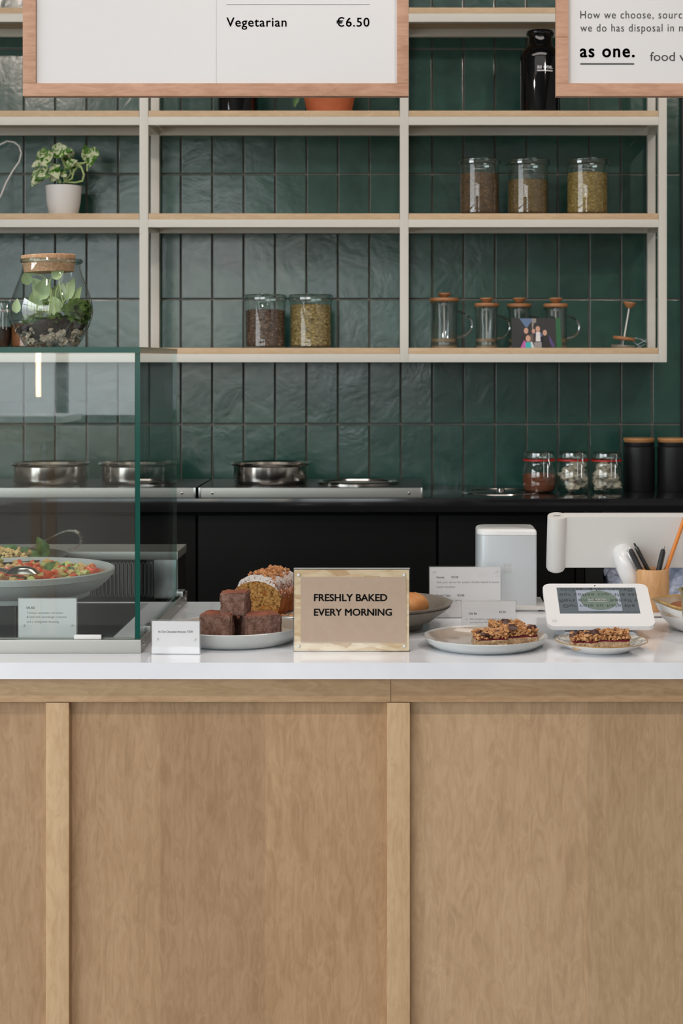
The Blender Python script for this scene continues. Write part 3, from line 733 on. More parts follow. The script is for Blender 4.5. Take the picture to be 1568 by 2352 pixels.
t = thing('terracotta_plant_pot', (X(756, D), D, ZS[1]), 'terracotta pot plant half hidden behind the large menu board', 'plant')
R = S(50, D)
MB().lathe([(0, 0), (R, 0), (R * 1.10, S(24, D)), (R * 1.25, S(62, D)), (R * 1.30, S(62, D)), (R * 1.34, S(90, D)), (R * 1.2, S(90, D)), (R * 1.15, S(75, D)), (0, S(75, D))], seg=40).build('pot', 'terracotta', t)
mb = MB(); rr = random.Random(3)
for k in range(12):
    a = rr.uniform(0, 6.28); e_ = rr.uniform(.3, 1.2); d_ = (math.cos(a) * math.cos(e_), math.sin(a) * math.cos(e_) * .6, math.sin(e_))
    leaf_mesh(mb, (0, 0, S(80, D)), d_, (0, 0, 1), rr.uniform(.05, .09), .03, .5)
leaf_mesh(mb, (-.10, -.01, S(52, D)), (-.25, -.1, -1), (0, -1, 0), .05, .02, .1)
mb.tube([(-.02, 0, S(80, D)), (-.07, -.01, S(95, D)), (-.10, -.01, S(50, D))], .0015, 6)
mb.build('leaves', 'herb', t)

# white pot with pothos
D = 5.44
t = thing('potted_pothos', (X(146, D), D, ZS[2]), 'variegated pothos in a white tapered pot on the left shelf', 'plant')
R = S(41, D); H = S(70, D)
MB().lathe([(0, 0), (R * .76, 0), (R * .80, .006), (R * .93, H * .45), (R, H * .97), (R * .99, H), (R * .93, H), (R * .92, H * .9), (0, H * .88)], seg=40).build('pot', 'white_matte', t)
stuff(MB().lathe([(R * .92, H * .91), (0, H * .93)], seg=24).build('soil', 'soil', t))
rr = random.Random(12)
def pt(px, py, dy=0): return Vector((X(px, D) - X(146, D), dy, Z(py, D) - ZS[2]))
leaves = [ # base px,py, tip px,py, width, depth
    ((118, 372), (103, 343), 34, -.03), ((122, 352), (168, 348), 34, -.05), ((112, 365), (76, 382), 26, -.02), ((104, 350), (82, 362), 24, 0),
    ((104, 385), (72, 425), 34, 0), ((110, 395), (78, 418), 28, -.03), ((116, 350), (112, 388), 32, -.06), ((136, 352), (166, 372), 30, .03),
    ((128, 378), (140, 412), 28, -.06), ((152, 388), (180, 372), 26, -.05), ((160, 380), (188, 384), 24, -.02), ((122, 392), (95, 412), 26, -.05),
    ((142, 345), (120, 336), 30, 0), ((150, 350), (170, 356), 28, .01), ((204, 372), (200, 336), 30, -.03), ((206, 350), (231, 358), 28, -.04),
    ((202, 380), (226, 364), 28, -.05), ((140, 395), (158, 408), 20, -.05), ((130, 400), (120, 418), 20, -.02)]
for (bx, by), (tx, ty), wpx, dy in leaves:
    a, b = pt(bx, by, dy * .4), pt(tx, ty, dy); d_ = b - a
    leaf_mesh(MB(), a, d_, (rr.uniform(-.4, .4), -1, rr.uniform(.1, .6)), d_.length * 1.05, S(wpx, D), .12).build('leaf', 'pothos', t)
mb = MB()
for pts in ([pt(150, 418), pt(175, 421, -.02), pt(193, 418, -.03), pt(197, 404, -.03), pt(190, 385, -.03), pt(176, 377, -.03)],
            [pt(146, 420), pt(166, 400, -.02), pt(160, 382, -.02)], [pt(140, 420), pt(130, 400), pt(118, 370)],
            [pt(138, 420), pt(118, 404), pt(104, 390)], [pt(150, 420), pt(145, 400), pt(150, 385), pt(140, 360)],
            [pt(176, 378, -.03), pt(196, 376, -.02), pt(203, 372, -.02), pt(203, 395, -.02)], [pt(146, 420), pt(168, 412, -.02), pt(172, 395, -.02), pt(185, 380, -.02), pt(203, 374, -.03)]):
    mb.tube(pts, .0032, 6)
mb.build('stems', 'stem', t)

# white looped cable / hook at far left
D = 5.44
pts = [(-40, 490), (-20, 480), (2, 450), (14, 420), (30, 392), (44, 372), (49, 352), (44, 336), (32, 327), (16, 325), (0, 333), (-14, 350), (-22, 380), (-24, 420), (-24, 488)]
dense = []
for i in range(len(pts) - 1):
    for k in range(3):
        dense.append((pts[i][0] + (pts[i + 1][0] - pts[i][0]) * k / 3, pts[i][1] + (pts[i + 1][1] - pts[i][1]) * k / 3))
dense.append(pts[-1])
b0 = X(-24, D)
tag(MB().tube([(X(a, D) - b0, 0, Z(b, D) - ZS[2] + .001) for a, b in dense], .0028, 8).build('cable_loop', 'white_matte', None, (b0, D, ZS[2])), 'thin white cable looping up at the left end of the shelf', 'cable')

# clip jars at the left of the lowest shelf
D = 5.40
clip_jar(-16, D, 84, Z(690, D), 'dark clip-top jar at the left edge behind the terrarium', 'grounds', 'dark', ZS[3])
seed_jar(22, 108, 735, 3, 5.41, .85, 'rust_seeds', 'jar of rust-brown seeds showing behind the base of the terrarium', g3)

# ================================================================ menu boards (hang from the ceiling)
def menu_board(px0, px1, ix0, ix1, label, D=3.05):
    zb = Z(220.5, D); x0, x1 = X(px0, D), X(px1, D); cx = (x0 + x1) / 2; Hh = .62; fw = Z(191, D) - zb
    t = thing('menu_board', (cx, D, zb), label, 'sign', 'framed menu boards over the counter')
    a, b = X(ix0, D) - cx, X(ix1, D) - cx
    MB().box(a - .002, b + .002, .006, .012, fw - .002, Hh - fw + .002).build('panel', 'board_white', t)
    MB().box(x0 - cx, x1 - cx, 0, .022, 0, fw, bev=.0008).build('frame_bar', 'board_frame', t)
    MB().box(x0 - cx, x1 - cx, 0, .022, Hh - fw, Hh, bev=.0008).build('frame_bar', 'board_frame', t)
    MB().box(x0 - cx, a, 0, .022, fw + .0002, Hh - fw, bev=.0008).build('frame_bar', 'board_frame', t)
    MB().box(b, x1 - cx, 0, .022, fw + .0002, Hh - fw, bev=.0008).build('frame_bar', 'board_frame', t)
    for s_ in (-1, 1):
        MB().tube([(s_ * (x1 - x0) * .4, .011, Hh), (s_ * (x1 - x0) * .4, .011, 3.5 - zb)], .002, 6).build('cord', 'dark_plastic', t)
    return t, (lambda p: X(p, D) - cx), (lambda p: Z(p, D) - zb), D
t, bx, bz, D = menu_board(52, 938, 82, 911, 'large white menu board in copper-brown wooden frame, priced Vegetarian')
text(t, 'Vegetarian', bx(519), bx(657.5), bz(59.5), S(20.5, D), .0054, bold=.012, space=1.1)
text(t, '€6.50', bx(772), bx(848), bz(59.5), S(20, D), .0054, bold=.012, space=1.1)
MB().box(bx(519), bx(848.5), .0053, .006, bz(9.4), bz(8.2)).build('printed_line', 'line_grey', t)
MB().box(bx(495), bx(495.9), .0055, .006, bz(191), .58).build('panel_joint', 'joint_pale', t)
t, bx, bz, D = menu_board(1277, 2170, 1305, 2143, 'white text board in brown frame cut off by the right picture edge')
MB().box(bx(1277) - .0002, bx(1305), -.0003, .0005, bz(85.5), bz(84.5)).build('frame_joint', 'cocoa', t)
text(t, 'How we choose, sourc', bx(1333), bx(1567), bz(41), S(17.5, D), .0054, space=1.15)
text(t, 'e', bx(1570), bx(1580), bz(41), S(17.5, D), .0054)
text(t, 'we do has disposal in m', bx(1333), bx(1574), bz(71), S(17.5, D), .0054, space=1.15)
text(t, 'as one.', bx(1332), bx(1458), bz(129.5), 0, .0054, bold=.024, space=1.15, xh=S(18.5, D))
MB().box(bx(1333), bx(1456.5), .0053, .006, bz(147), bz(144)).build('printed_line', 'ink', t)
text(t, 'food w', bx(1493), bx(1584), bz(138.5), S(20, D), .0054)

# ================================================================ service counter
ZC = 0.95; ZL = Z(1560, 3.0)
wt = thing('quartz_worktop', (0, 3.0, ZL), 'glossy white quartz worktop on the wooden counter', 'worktop')
WR, WB, WF = -.57, .742, .13    # opening of the chilled well: right side, back, front (relative)
CDp = .755
t_ = ZC - ZL
mb = MB().box(-1.9, 1.9, 0, WF, 0, t_).box(WR, 1.9, WF, CDp, 0, t_).box(-1.9, WR, WB, CDp, 0, t_).box(-1.9, -1.62, WF, WB, 0, t_)
mb.build('slab', 'quartz', wt, smooth=0)
pan_l = (190, 158, 124); pan_m = (174, 141, 106); pan_d = (148, 116, 84)
MT['panel_a'] = wood('panel_a', pan_l, pan_m, pan_d, 'z', .5, [(X(365, 3.035) - X(522, 3.035), (.91, .90, .90, 1)), (X(605, 3.035) - X(522, 3.035), (1.13, 1.13, 1.11, 1))])
MT['panel_b'] = wood('panel_b', (200, 170, 136), (184, 153, 118), (158, 127, 94), 'z', .5, [(X(1345, 3.035) - X(1300, 3.035), (.91, .91, .91, 1))])
MT['panel_c'] = wood('panel_c', (184, 152, 120), (168, 136, 102), (144, 112, 80), 'z', .5)
MT['stile_wood'] = wood('stile_wood', (206, 176, 138), (194, 162, 124), (172, 138, 100), 'z', .45)
MT['rail_wood'] = wood('rail_wood', (198, 168, 132), (182, 150, 114), (156, 122, 88), 'x', .45)
cb = thing('service_counter', (0, 3.02, 0), 'wood panelled service counter front with flat stiles and top rail', 'counter')
DP = 3.035 - 3.02
MB().box(-1.85, 1.85, .035, .06, .0, ZL - .001).build('carcass', 'dark', cb)
MB().box(-1.85, -1.82, .06, .70, .0, ZL - .001).build('side_panel', 'panel_c', cb)
MB().box(1.82, 1.85, .06, .70, .0, ZL - .001).build('side_panel', 'panel_c', cb)
zr = Z(1612.5, 3.02)
MB().box(-1.86, X(896.6, 3.02), 0, .033, zr, ZL - .0012, bev=.0007).build('top_rail', 'rail_wood', cb)
MB().box(X(897.4, 3.02), 1.86, 0, .033, zr, ZL - .0012, bev=.0007).build('top_rail', 'rail_wood', cb)
stiles = [(-678, -625), (105, 158), (888.5, 941), (1671, 1724)]
for a, b in stiles:
    MB().box(X(a, 3.02), X(b, 3.02), .0005, .033, .08, zr - .0012, bev=.0012).build('stile', 'stile_wood', cb)
for (a, b), (c, d), m_ in zip(stiles, stiles[1:], ('panel_c', 'panel_a', 'panel_b')):
    cx = (X(b, 3.02) + X(c, 3.02)) / 2; hw = (X(c, 3.02) - X(b, 3.02)) / 2
    MB().box(-hw, hw, 0, .018, 0, zr - .08).build('panel', m_, cb, (cx, DP, .08), smooth=0)
MB().box(X(1724, 3.02), 1.85, DP, DP + .018, .08, zr).build('panel', 'panel_c', cb, smooth=0)
MB().box(-1.85, X(-678, 3.02), DP, DP + .018, .08, zr).build('panel', 'panel_c', cb, smooth=0)
MB().box(-1.85, 1.85, .03, .045, 0, .08).build('kickboard', 'dark', cb)

# ================================================================ glass display case
CX = -.487
dc = thing('display_case', (CX, 3.094, ZC), 'glass display case with steel base rail, salad bowls inside', 'display case')
xl = -1.6 - CX; zt = E + .0242 - ZC; tp_ = .0105; rh = .025
def pane(name, x0, x1, y0, y1, z0, z1, thin):
    mb = MB().box(x0, x1, y0, y1, z0, z1)
    mb.m = [0 if {'z': i in (0, 1), 'y': i in (2, 3), 'x': i in (4, 5)}[thin] else 1 for i in range(6)]
    if thin == 'x': mb.m[3] = 2
    return mb.build(name, ['pane', 'pane_edge', 'pane_back'], dc, smooth=0)
pane('front_pane', xl, -.0135, .014, .022, rh - .004, zt - tp_, 'y')
pane('side_pane', -.0125, -.0035, .012, 3.608 - 3.094, rh - .004, zt - tp_, 'x')
pane('top_pane', xl, -.0025, .008, 3.608 - 3.094, zt - tp_ + .0001, zt, 'z')
MB().box(xl, 0, 0, .013, 0, rh, bev=.0012).box(xl, -.02, .023, .028, 0, rh).build('front_rail', 'steel_satin', dc)
sr = MB().box(-.003, 0, .0135, 3.753 - 3.094, 0, rh, bev=.0008).box(-.018, -.013, .03, 3.75 - 3.094, 0, rh).build('side_rail', 'steel_satin', dc)
for yy in (.03, .52, .63):
    MB().lathe([(0, .003), (.003, .0025), (.0045, 0)], seg=14, M=Matrix.Translation((0, yy, rh * .55)) @ Matrix.Rotation(math.radians(90), 4, 'Y')).build('screw', 'steel_polished', sr)
MB().box(-.012, .004, .56, .60, rh, rh + .012, bev=.001).build('clamp', 'steel', dc)
MB().box(-.012, .002, .10, .14, rh - .001, rh + .010, bev=.001).build('clamp', 'steel', dc)
# chilled well below the opening
wx0, wx1, wy0, wy1 = -1.62 - CX, WR - CX, WF - .094, WB - .094
mb = MB()
mb.box(wx0 + .001, wx1 - .001, wy0 + .001, wy0 + .004, -.20, -.001).box(wx0 + .001, wx1 - .001, wy1 - .004, wy1 - .001, -.20, -.001)
mb.box(wx1 - .004, wx1 - .001, wy0, wy1, -.20, -.001).box(wx0 + .001, wx0 + .004, wy0, wy1, -.20, -.001).box(wx0, wx1, wy0, wy1, -.205, -.20)
wl = mb.build('chilled_well', 'dark_plastic', wt, smooth=0); wl.location = (CX, .094, ZC - ZL)
# stands in the well that carry the bowls
def bowl_stand(x, y, ztop, R, label):
    t = thing('bowl_stand', (x, y, ZC - .2), label, 'stand'); h = ztop - ZC + .2
    MB().tube([(math.cos(a) * R, math.sin(a) * R, h - .003) for a in [k * math.pi / 12 for k in range(24)]], .003, 6, closed=True).build('ring', 'black_matte', t)
    for k in range(4):
        a = math.pi / 4 + k * math.pi / 2
        MB().tube([(math.cos(a) * R, math.sin(a) * R, h - .003), (math.cos(a) * R * 1.05, math.sin(a) * R * 1.05, .003)], .0045, 6).build('leg', 'black_matte', t)
D = 3.36; cx = X(42, D)
zb1 = Z(1388, D - .1)
bowl_stand(cx, D, zb1, .095, 'black wire stand under the big grey salad bowl')
t = thing('salad_bowl', (cx, D, zb1), 'wide grey stone salad bowl inside the glass case, front', 'bowl')
Rb = S(219, D); Hb = Z(1307, D) - zb1
MB().lathe([(0, 0), (Rb * .70, 0), (Rb * .735, .003), (Rb * .75, .012), (Rb * .84, Hb * .34), (Rb * .93, Hb * .60), (Rb * .968, Hb * .78), (Rb * .985, Hb * .80), (Rb, Hb), (Rb * .985, Hb + .002), (Rb * .965, Hb), (Rb * .93, Hb * .78), (Rb * .7, Hb * .3), (0, Hb * .12)], seg=72).build('body', 'stone_bowl', t)
rr = random.Random(21); surf = Hb * .90
MT['salad_mix'] = plain('salad_mix', (190, 150, 104), .4, var=(60, (170, 96, 62), .1), bump=(80, .6, .004))
stuff(MB().lathe([(Rb * .93, surf - .006), (Rb * .6, surf - .004), (0, surf - .002)], seg=40).build('dressed_salad', 'salad_mix', t))
for nm_, mt_, sd_, cnt_ in (('diced_cucumber', 'cucumber', 61, 60), ('diced_tomato', 'tomato', 62, 60), ('diced_bread', 'crouton', 63, 60)):
    def fn(R):
        a = R.uniform(0, 6.28); d = R.random() ** .5 * Rb * .82; return (math.cos(a) * d, math.sin(a) * d, surf + R.uniform(-.006, .004)), R.uniform(.007, .012)
    stuff(chunks(MB(), cnt_, fn, 0, 1, .35, sd_).build(nm_, mt_, t))
base = Vector((cx, D, zb1))
def piece(kind, px, py, dd, r, i):
    Dp = D + dd; p = Vector((X(px, Dp), Dp, Z(py, Dp)))
    p.z = max(p.z - r * .3, zb1 + surf - .004)
    if kind == 'tomato':
        o = MB().ico((0, 0, 0), r, 1, .35, i, 0, (1.1, .9, .85)).build('tomato_chunk', 'tomato', None, p, (rr.uniform(0, 3), rr.uniform(0, 3), rr.uniform(0, 3)), smooth=50)
        tag(o, 'wet red tomato chunk in the grey salad bowl', 'tomato', 'tomato chunks in the grey bowl')
    elif kind == 'crouton':
        o = MB().ico((0, 0, 0), r, 1, .25, i, 0, (1, 1, .8)).build('crouton', 'crouton', None, p, (rr.uniform(0, 3), rr.uniform(0, 3), 0), smooth=30)
        tag(o, 'pale sourdough crouton in the grey salad bowl', 'crouton', 'croutons in the grey bowl')
    else:
        mb = MB(); leaf_mesh(mb, (0, 0, 0), (rr.uniform(-1, 1), rr.uniform(-.3, .3), .7), (0, -1, .5), r * 1.8, r * 1.3, .5)
        o = mb.build('basil_leaf', 'herb', None, p); tag(o, 'dark basil leaf tucked in the grey salad bowl', 'leaf', 'basil leaves in the grey bowl')
    return o
for i, (k, px, py, dd, r, lab) in enumerate([('tomato', 62, 1308, 0, .016, 'tomato chunk right behind the raised spoon bowl'), ('tomato', 68, 1300, .04, .013, 'topmost tomato tip standing above the spoon'),
    ('tomato', 88, 1309, -.02, .014, 'tomato chunk just right of the spoon, below the basil'), ('tomato', 112, 1317, -.08, .014, 'tomato chunk lowest at the front rim of the grey bowl'), ('tomato', 122, 1313, -.06, .011, 'small tomato chunk at the front, left of the croutons'),
    ('tomato', 150, 1311, 0, .016, 'tomato wedge pointing up in the middle right of the bowl'), ('tomato', 205, 1311, 0, .014, 'rightmost tomato chunk in the grey bowl'), ('tomato', 194, 1309, .03, .012, 'tomato chunk between crouton and rightmost tomato'),
    ('tomato', 18, 1310, .02, .014, 'tomato chunk left of the spoon'), ('tomato', 6, 1315, -.04, .012, 'tomato chunk at the left picture edge'),
    ('crouton', 178, 1309, .01, .015, 'large pale crouton right of the upright tomato wedge'), ('crouton', 188, 1306, .04, .012, 'crouton behind the rightmost tomatoes'), ('crouton', 136, 1314, -.04, .014, 'crouton beside the front tomato chunks'),
    ('crouton', 4, 1309, .03, .014, 'crouton at the left picture edge'), ('crouton', 165, 1314, -.03, .012, 'crouton under the upright tomato wedge'), ('crouton', 40, 1306, .06, .013, 'crouton at the back behind the spoon'), ('crouton', 126, 1309, .04, .013, 'crouton at the back by the basil'),
    ('leaf', 106, 1306, 0, .014, 'dark basil leaf upright in the middle of the grey bowl'), ('leaf', 140, 1308, .03, .010, 'basil leaf left of the upright tomato wedge'), ('leaf', 170, 1310, -.02, .009, 'basil leaf between two croutons at the right')]):
    o = piece(k, px, py, dd, r, i); o['label'] = lab
# serving spoon lying in the bowl
Ds = D - .10
t = thing('serving_spoon', (X(52, Ds), Ds, Z(1316, Ds)), 'shiny steel serving spoon turned over in the grey salad bowl', 'spoon')
L_ = S(40, Ds)
MB().lathe([(0, .014), (L_ * .4, .0125), (L_ * .75, .008), (L_, 0), (L_ * .97, -.0015), (L_ * .7, .006), (0, .012)], seg=32, sy=.62).build('spoon_bowl', 'steel_polished', t)
MB().tube([(-L_ * .9, 0, .003), (-L_ * 1.6, .01, .008), (-L_ * 3.2, .03, .02)], [.005, .004, .005], 8, flat=.5).build('handle', 'steel_polished', t)

D = 3.64; cx2 = X(2, D); zb2 = Z(1312, D)
bowl_stand(cx2, D, zb2, .060, 'black wire stand under the dark shallow bowl')
t = thing('shallow_bowl', (cx2, D, zb2), 'dark glazed shallow bowl of leafy salad, behind the grey bowl', 'bowl')
R2 = S(153, D); H2 = Z(1275, D) - zb2
MB().lathe([(0, 0), (R2 * .6, 0), (R2 * .66, .004), (R2 * .88, H2 * .5), (R2 * .985, H2 * .8), (R2, H2), (R2 * .98, H2 + .001), (R2 * .95, H2 * .9), (R2 * .8, H2 * .45), (0, H2 * .3)], seg=60).build('body', 'dark_bowl', t)
mb = MB()
def fn(R):
    a = R.uniform(0, 6.28); d = R.random() ** .5 * R2 * .66; return (math.cos(a) * d, math.sin(a) * d, H2 * .55 + (1 - (d / (R2 * .7)) ** 2) * .026 + R.uniform(-.002, .004)), R.uniform(.004, .009)
stuff(chunks(mb, 240, fn, 0, 1, .3, 7).build('chopped_grain', 'crouton', t))
rr = random.Random(31)
for i, (px, py, r, lab) in enumerate([(38, 1266, .026, 'big curled kale leaf under the tongs tip'), (28, 1272, .022, 'kale leaf left of the tongs tip'), (48, 1272, .02, 'kale leaf right under the tongs'), (100, 1264, .028, 'broad spinach leaf standing at the right of the dark bowl'),
    (110, 1272, .026, 'flat spinach leaf hanging to the right rim'), (90, 1277, .018, 'spinach leaf low in the middle of the dark bowl'), (8, 1276, .018, 'slim pale green leaf at the left picture edge'), (70, 1280, .014, 'small leaf bit on the grain in the middle')]):
    Dp = D - rr.uniform(0, .05); p = Vector((X(px, Dp), Dp, Z(py, Dp) - .006))
    mb = MB(); leaf_mesh(mb, (0, 0, 0), (rr.uniform(-.8, .8), -.2, rr.uniform(.2, .8)), (rr.uniform(-.4, .4), -1, .4), r * 1.3, r * 1.1, .35, nx=8, fold=.5)
    tag(mb.build('salad_leaf', 'herb', None, p), lab, 'leaf', 'leaves in the dark bowl')
# clear plastic tongs
D = 3.55
def tp3(px, py, dy=0): return (X(px, D) - X(110, D), dy, Z(py, D) - Z(1268, D))
t = thing('serving_tongs', (X(110, D), D, Z(1268, D)), 'clear plastic looped tongs resting in the leafy salad', 'tongs')
arc = [(56, 1268), (80, 1254), (110, 1238), (140, 1223), (158, 1218), (172, 1219), (182, 1226), (187, 1236), (185, 1248), (176, 1258), (166, 1262), (160, 1262)]
pts = [Vector(tp3(a, b)) for a, b in arc]; hw = .009
vs = []; fs = []
for i, p in enumerate(pts):
    tdir = (pts[min(i + 1, len(pts) - 1)] - pts[max(i - 1, 0)]).normalized(); nrm = tdir.cross(Vector((0, 1, 0))).normalized() * .0016
    for s1, s2 in ((-1, -1), (1, -1), (1, 1), (-1, 1)): vs.append(p + Vector((0, s1 * hw, 0)) + nrm * s2)
for i in range(len(pts) - 1):
    for k in range(4): fs.append((i * 4 + k, i * 4 + (k + 1) % 4, i * 4 + 4 + (k + 1) % 4, i * 4 + 4 + k))
fs += [(0, 1, 2, 3), tuple(len(vs) - 4 + k for k in range(4))]
MB().add(vs, fs).build('band', glass('tongs_plastic', (.86, .86, .85, 1), (.5, .5, .5, 1), f0=.16), t, smooth=60)

# steel housing at the back of the case
D = 3.765
t = thing('fridge_housing', (X(408, D), D, 0), 'stainless fridge housing with slotted vent at the back of the case', 'fridge')
zt_ = Z(1267, D); w_ = -1.6 - X(408, D)
MB().box(w_, 0, 0, .155, zt_ - S(19, D), zt_, bev=.002).build('top_cover', 'steel_satin', t)
MB().box(X(352, D) - X(408, D), -.004, .012, .03, ZC + .004, zt_ - S(19, D), bev=.001).build('front_panel', 'steel', t)
MB().box(-.0035, -.001, .012, .15, .5, zt_ - S(19, D)).build('side_panel', 'steel_dark', t)
MB().box(w_, X(350, D) - X(408, D), .03, .04, .70, zt_ - S(19, D)).build('vent_panel', 'black_matte', t)
MB().box(w_, -.004, .042, .15, .5, zt_ - .02).build('body', 'dark', t)
for k in range(19):
    px = 342 - k * 9.0 
    x = X(px, D) - X(408, D); a, b = Z(1300, D), Z(1370, D)
    wv = .0028
    loop = [(x - wv, .028, b), (x - wv, .028, a), (x - wv * .7, .028, a + .003), (x, .028, a + .0045), (x + wv * .7, .028, a + .003), (x + wv, .028, a), (x + wv, .028, b), (x + wv * .7, .028, b - .003), (x, .028, b - .0045), (x - wv * .7, .028, b - .003)]
    MB().tube(loop, .0008, 5, closed=True).build('vent_slot', 'steel', t)

# salad card behind the front pane, white clip on the rail
def card(name, px0, px1, py0, py1, D, label, rz=0.0, rx=0.0, zb=ZC, th=.006, fixings=True, group=None, edge='acrylic_edge', paper='card_white'):
    x0, x1 = X(px0, D), X(px1, D); cx = (x0 + x1) / 2; hw = (x1 - x0) / 2; H = Z(py0, D) - zb
    t = thing(name, (cx, D, zb), label, 'sign', group, rz, rx)
    MB().box(-hw + .0015, hw - .0015, .0014, .0028, .001, H - .0015).build('paper', paper, t, smooth=0)
    mb = MB().box(-hw, hw, 0, .0012, 0, H); mb.m = [1 if i not in (2, 3) else 0 for i in range(6)]
    mb.build('front_sheet', ['acrylic', edge], t, smooth=0)
    mb = MB().box(-hw, hw, .003, .003 + th - .004, 0, H); mb.m = [1 if i not in (2, 3) else 0 for i in range(6)]
    mb.build('back_sheet', ['acrylic', edge], t, smooth=0)
    if fixings:
        for s_ in (-1, 1):
            MB().lathe([(0, .0012), (.0016, .001), (.0022, 0)], seg=12, M=Matrix.Translation((s_ * (hw - .011), 0, H * fixings if fixings is not True else H * .45)) @ Matrix.Rotation(math.radians(90), 4, 'X')).build('fixing', 'acrylic_edge', t)
    return t, (lambda p: X(p, D) - cx), (lambda p: Z(p, D) - zb)
D = 3.128
t, fx, fz = card('salad_card', 40, 177, 1373, 1468, D, 'clear card holder headed SALAD behind the case front glass', zb=ZC + .004)
for s_, a, b, y, h_, bo in (('SALAD', 60, 80, 1398.5, 5, .016), ('Tomato, cucumber, red onion', 61, 144, 1410, 5, 0), ('& basil with sourdough croutons', 61, 152.5, 1419.5, 5, 0), ('and a vinaigrette dressing', 61, 134.5, 1430.5, 5, 0)):
    text(t, s_, fx(a), fx(b), fz(y), S(h_, D), .0013, 'ink' if bo else 'ink_grey', bo)
tag(MB().box(X(170, 3.1) - X(201, 3.1), X(233, 3.1) - X(201, 3.1), -.004, .004, 0, S(11, 3.1), bev=.0025).build('rail_clip', 'white_matte', None, (X(201, 3.1), 3.101, ZC + rh)), 'small white plastic clip on the steel rail of the case', 'clip')

# terrarium on the glass top
D = 3.30; zg = ZC + zt + .0002; s1 = lambda n: S(n, D)
t = thing('terrarium', (X(118.5, D), D, zg), 'corked bulbous glass terrarium with soil, moss and pale leaves', 'terrarium')
yz = lambda y: max(Z(y, D) - zg, 0.0)
prof = [(797, 57), (793, 61), (785, 66), (770, 75), (750, 85), (732, 92), (715, 94), (700, 93), (685, 90), (665, 83), (650, 77), (635, 71), (620, 67), (606, 65), (604, 70), (600, 71), (596, 70)]
MB().lathe([(0, .001)] + [(s1(r), yz(y)) for y, r in prof], seg=56).build('glass_body', 'jar_glass', t)
MB().lathe([(0, yz(625)), (s1(56), yz(625)), (s1(62), yz(588)), (s1(61), yz(586)), (0, yz(586))], seg=44, M=Matrix.Rotation(math.radians(-2.0), 4, 'Y')).build('cork', 'cork', t)
def inr(y):
    for (ya, ra), (yb_, rb) in zip(prof, prof[1:]):
        if yb_ <= y <= ya: return s1(ra + (rb - ra) * (ya - y) / (ya - yb_)) - .003
    return s1(55)
def soilwob(a, r, z):
    lift = .014 * math.cos(a) + .006 * math.sin(3 * a) if z > .045 else (.004 * math.sin(5 * a) if z > .02 else 0)
    return r, z + lift
stuff(MB().lathe([(0, yz(778)), (inr(778) * .8, yz(778)), (inr(765) * .86, yz(765)), (inr(750) * .96, yz(750)), (inr(742) - .003, yz(744)), (inr(740) * .7, yz(738)), (0, yz(736))], seg=48, wob=soilwob).build('soil', 'soil', t))
rr = random.Random(5); mb = MB()
for k in range(110):
    y = rr.uniform(760, 793); a = rr.uniform(0, 6.28); rad = max(inr(y) - s1(rr.uniform(3, 6)), .01) * (1 if k < 90 else rr.random())
    mb.ico((math.cos(a) * rad, math.sin(a) * rad, yz(y) + .002), s1(rr.uniform(3, 8.5)), 2, .35, k, 0)
stuff(mb.build('pebbles', 'pebble', t))
MB().lathe([(s1(66), yz(606)), (s1(70), yz(604)), (s1(71.5), yz(600)), (s1(70), yz(596)), (s1(64), yz(596))], seg=48).build('glass_lip', 'jar_lid_glass', t)
mb = MB()
for k in range(60):
    a = rr.gauss(-.15, .6); y = rr.uniform(694, 742); rad = inr(y) - s1(rr.uniform(4, 22)); mb.ico((math.cos(a) * rad, math.sin(a) * rad * .9, yz(y)), s1(rr.uniform(5, 10)), 2, .5, k)
for k in range(26):
    a = rr.uniform(-2.6, -.6); rad = inr(735) * rr.uniform(.5, .9); mb.ico((math.cos(a) * rad, math.sin(a) * rad, yz(rr.uniform(728, 740))), s1(rr.uniform(4, 8)), 2, .5, k + 60)
stuff(mb.build('moss', 'moss', t))
def tl(px, py, dy): return Vector((s1(px - 118.5), dy, yz(py)))
for (b_, c_, wpx, dy) in [((127, 640), (152, 622), 26, -.03), ((80, 628), (58, 622), 22, -.01), ((64, 655), (58, 625), 26, 0), ((110, 690), (70, 640), 44, .02), ((120, 700), (140, 650), 46, .02), ((100, 720), (95, 650), 50, .03), ((43, 720), (44, 688), 22, -.02), ((150, 690), (165, 640), 30, .01), ((160, 700), (182, 660), 24, .01), ((140, 715), (112, 680), 30, 0), ((90, 690), (104, 640), 40, .0), ((78, 720), (78, 665), 36, .01), ((130, 730), (125, 690), 26, -.02)]:
    a, b = tl(*b_, dy), tl(*c_, dy); d_ = b - a
    leaf_mesh(MB(), a, d_, (rr.uniform(-.3, .3), -1, .2), d_.length * 1.05, s1(wpx), .1).build('leaf', 'pale_leaf', t)
mb = MB()
for pts in (((120, 735), (124, 690), (122, 660), (119, 645), (100, 633), (78, 628)), ((122, 655), (124, 642), (128, 636)), ((140, 735), (135, 700), (135, 670), (145, 640)), ((145, 730), (128, 690), (125, 665)), ((158, 715), (148, 680), (143, 650), (148, 630)), ((150, 700), (165, 680), (160, 650))):
    mb.tube([tl(a, b, -.035 + .004 * i) for i, (a, b) in enumerate(pts)], s1(1.3), 6)
mb.build('stems', 'stem', t)

# ================================================================ things on the counter
# brownie price card
D = 3.083
t, fx, fz = card('price_card', 346, 460, 1425, 1501, D, 'small white price card reading chocolate brownie, beside the case', rz=math.radians(-2.5), th=.008)
text(t, 'As One Chocolate Brownie', fx(362), fx(427), fz(1453.5), S(4.6, D), .0013, bold=.014)
text(t, '€3.00', fx(430), fx(442.5), fz(1453), S(4.6, D), .0013, bold=.012)

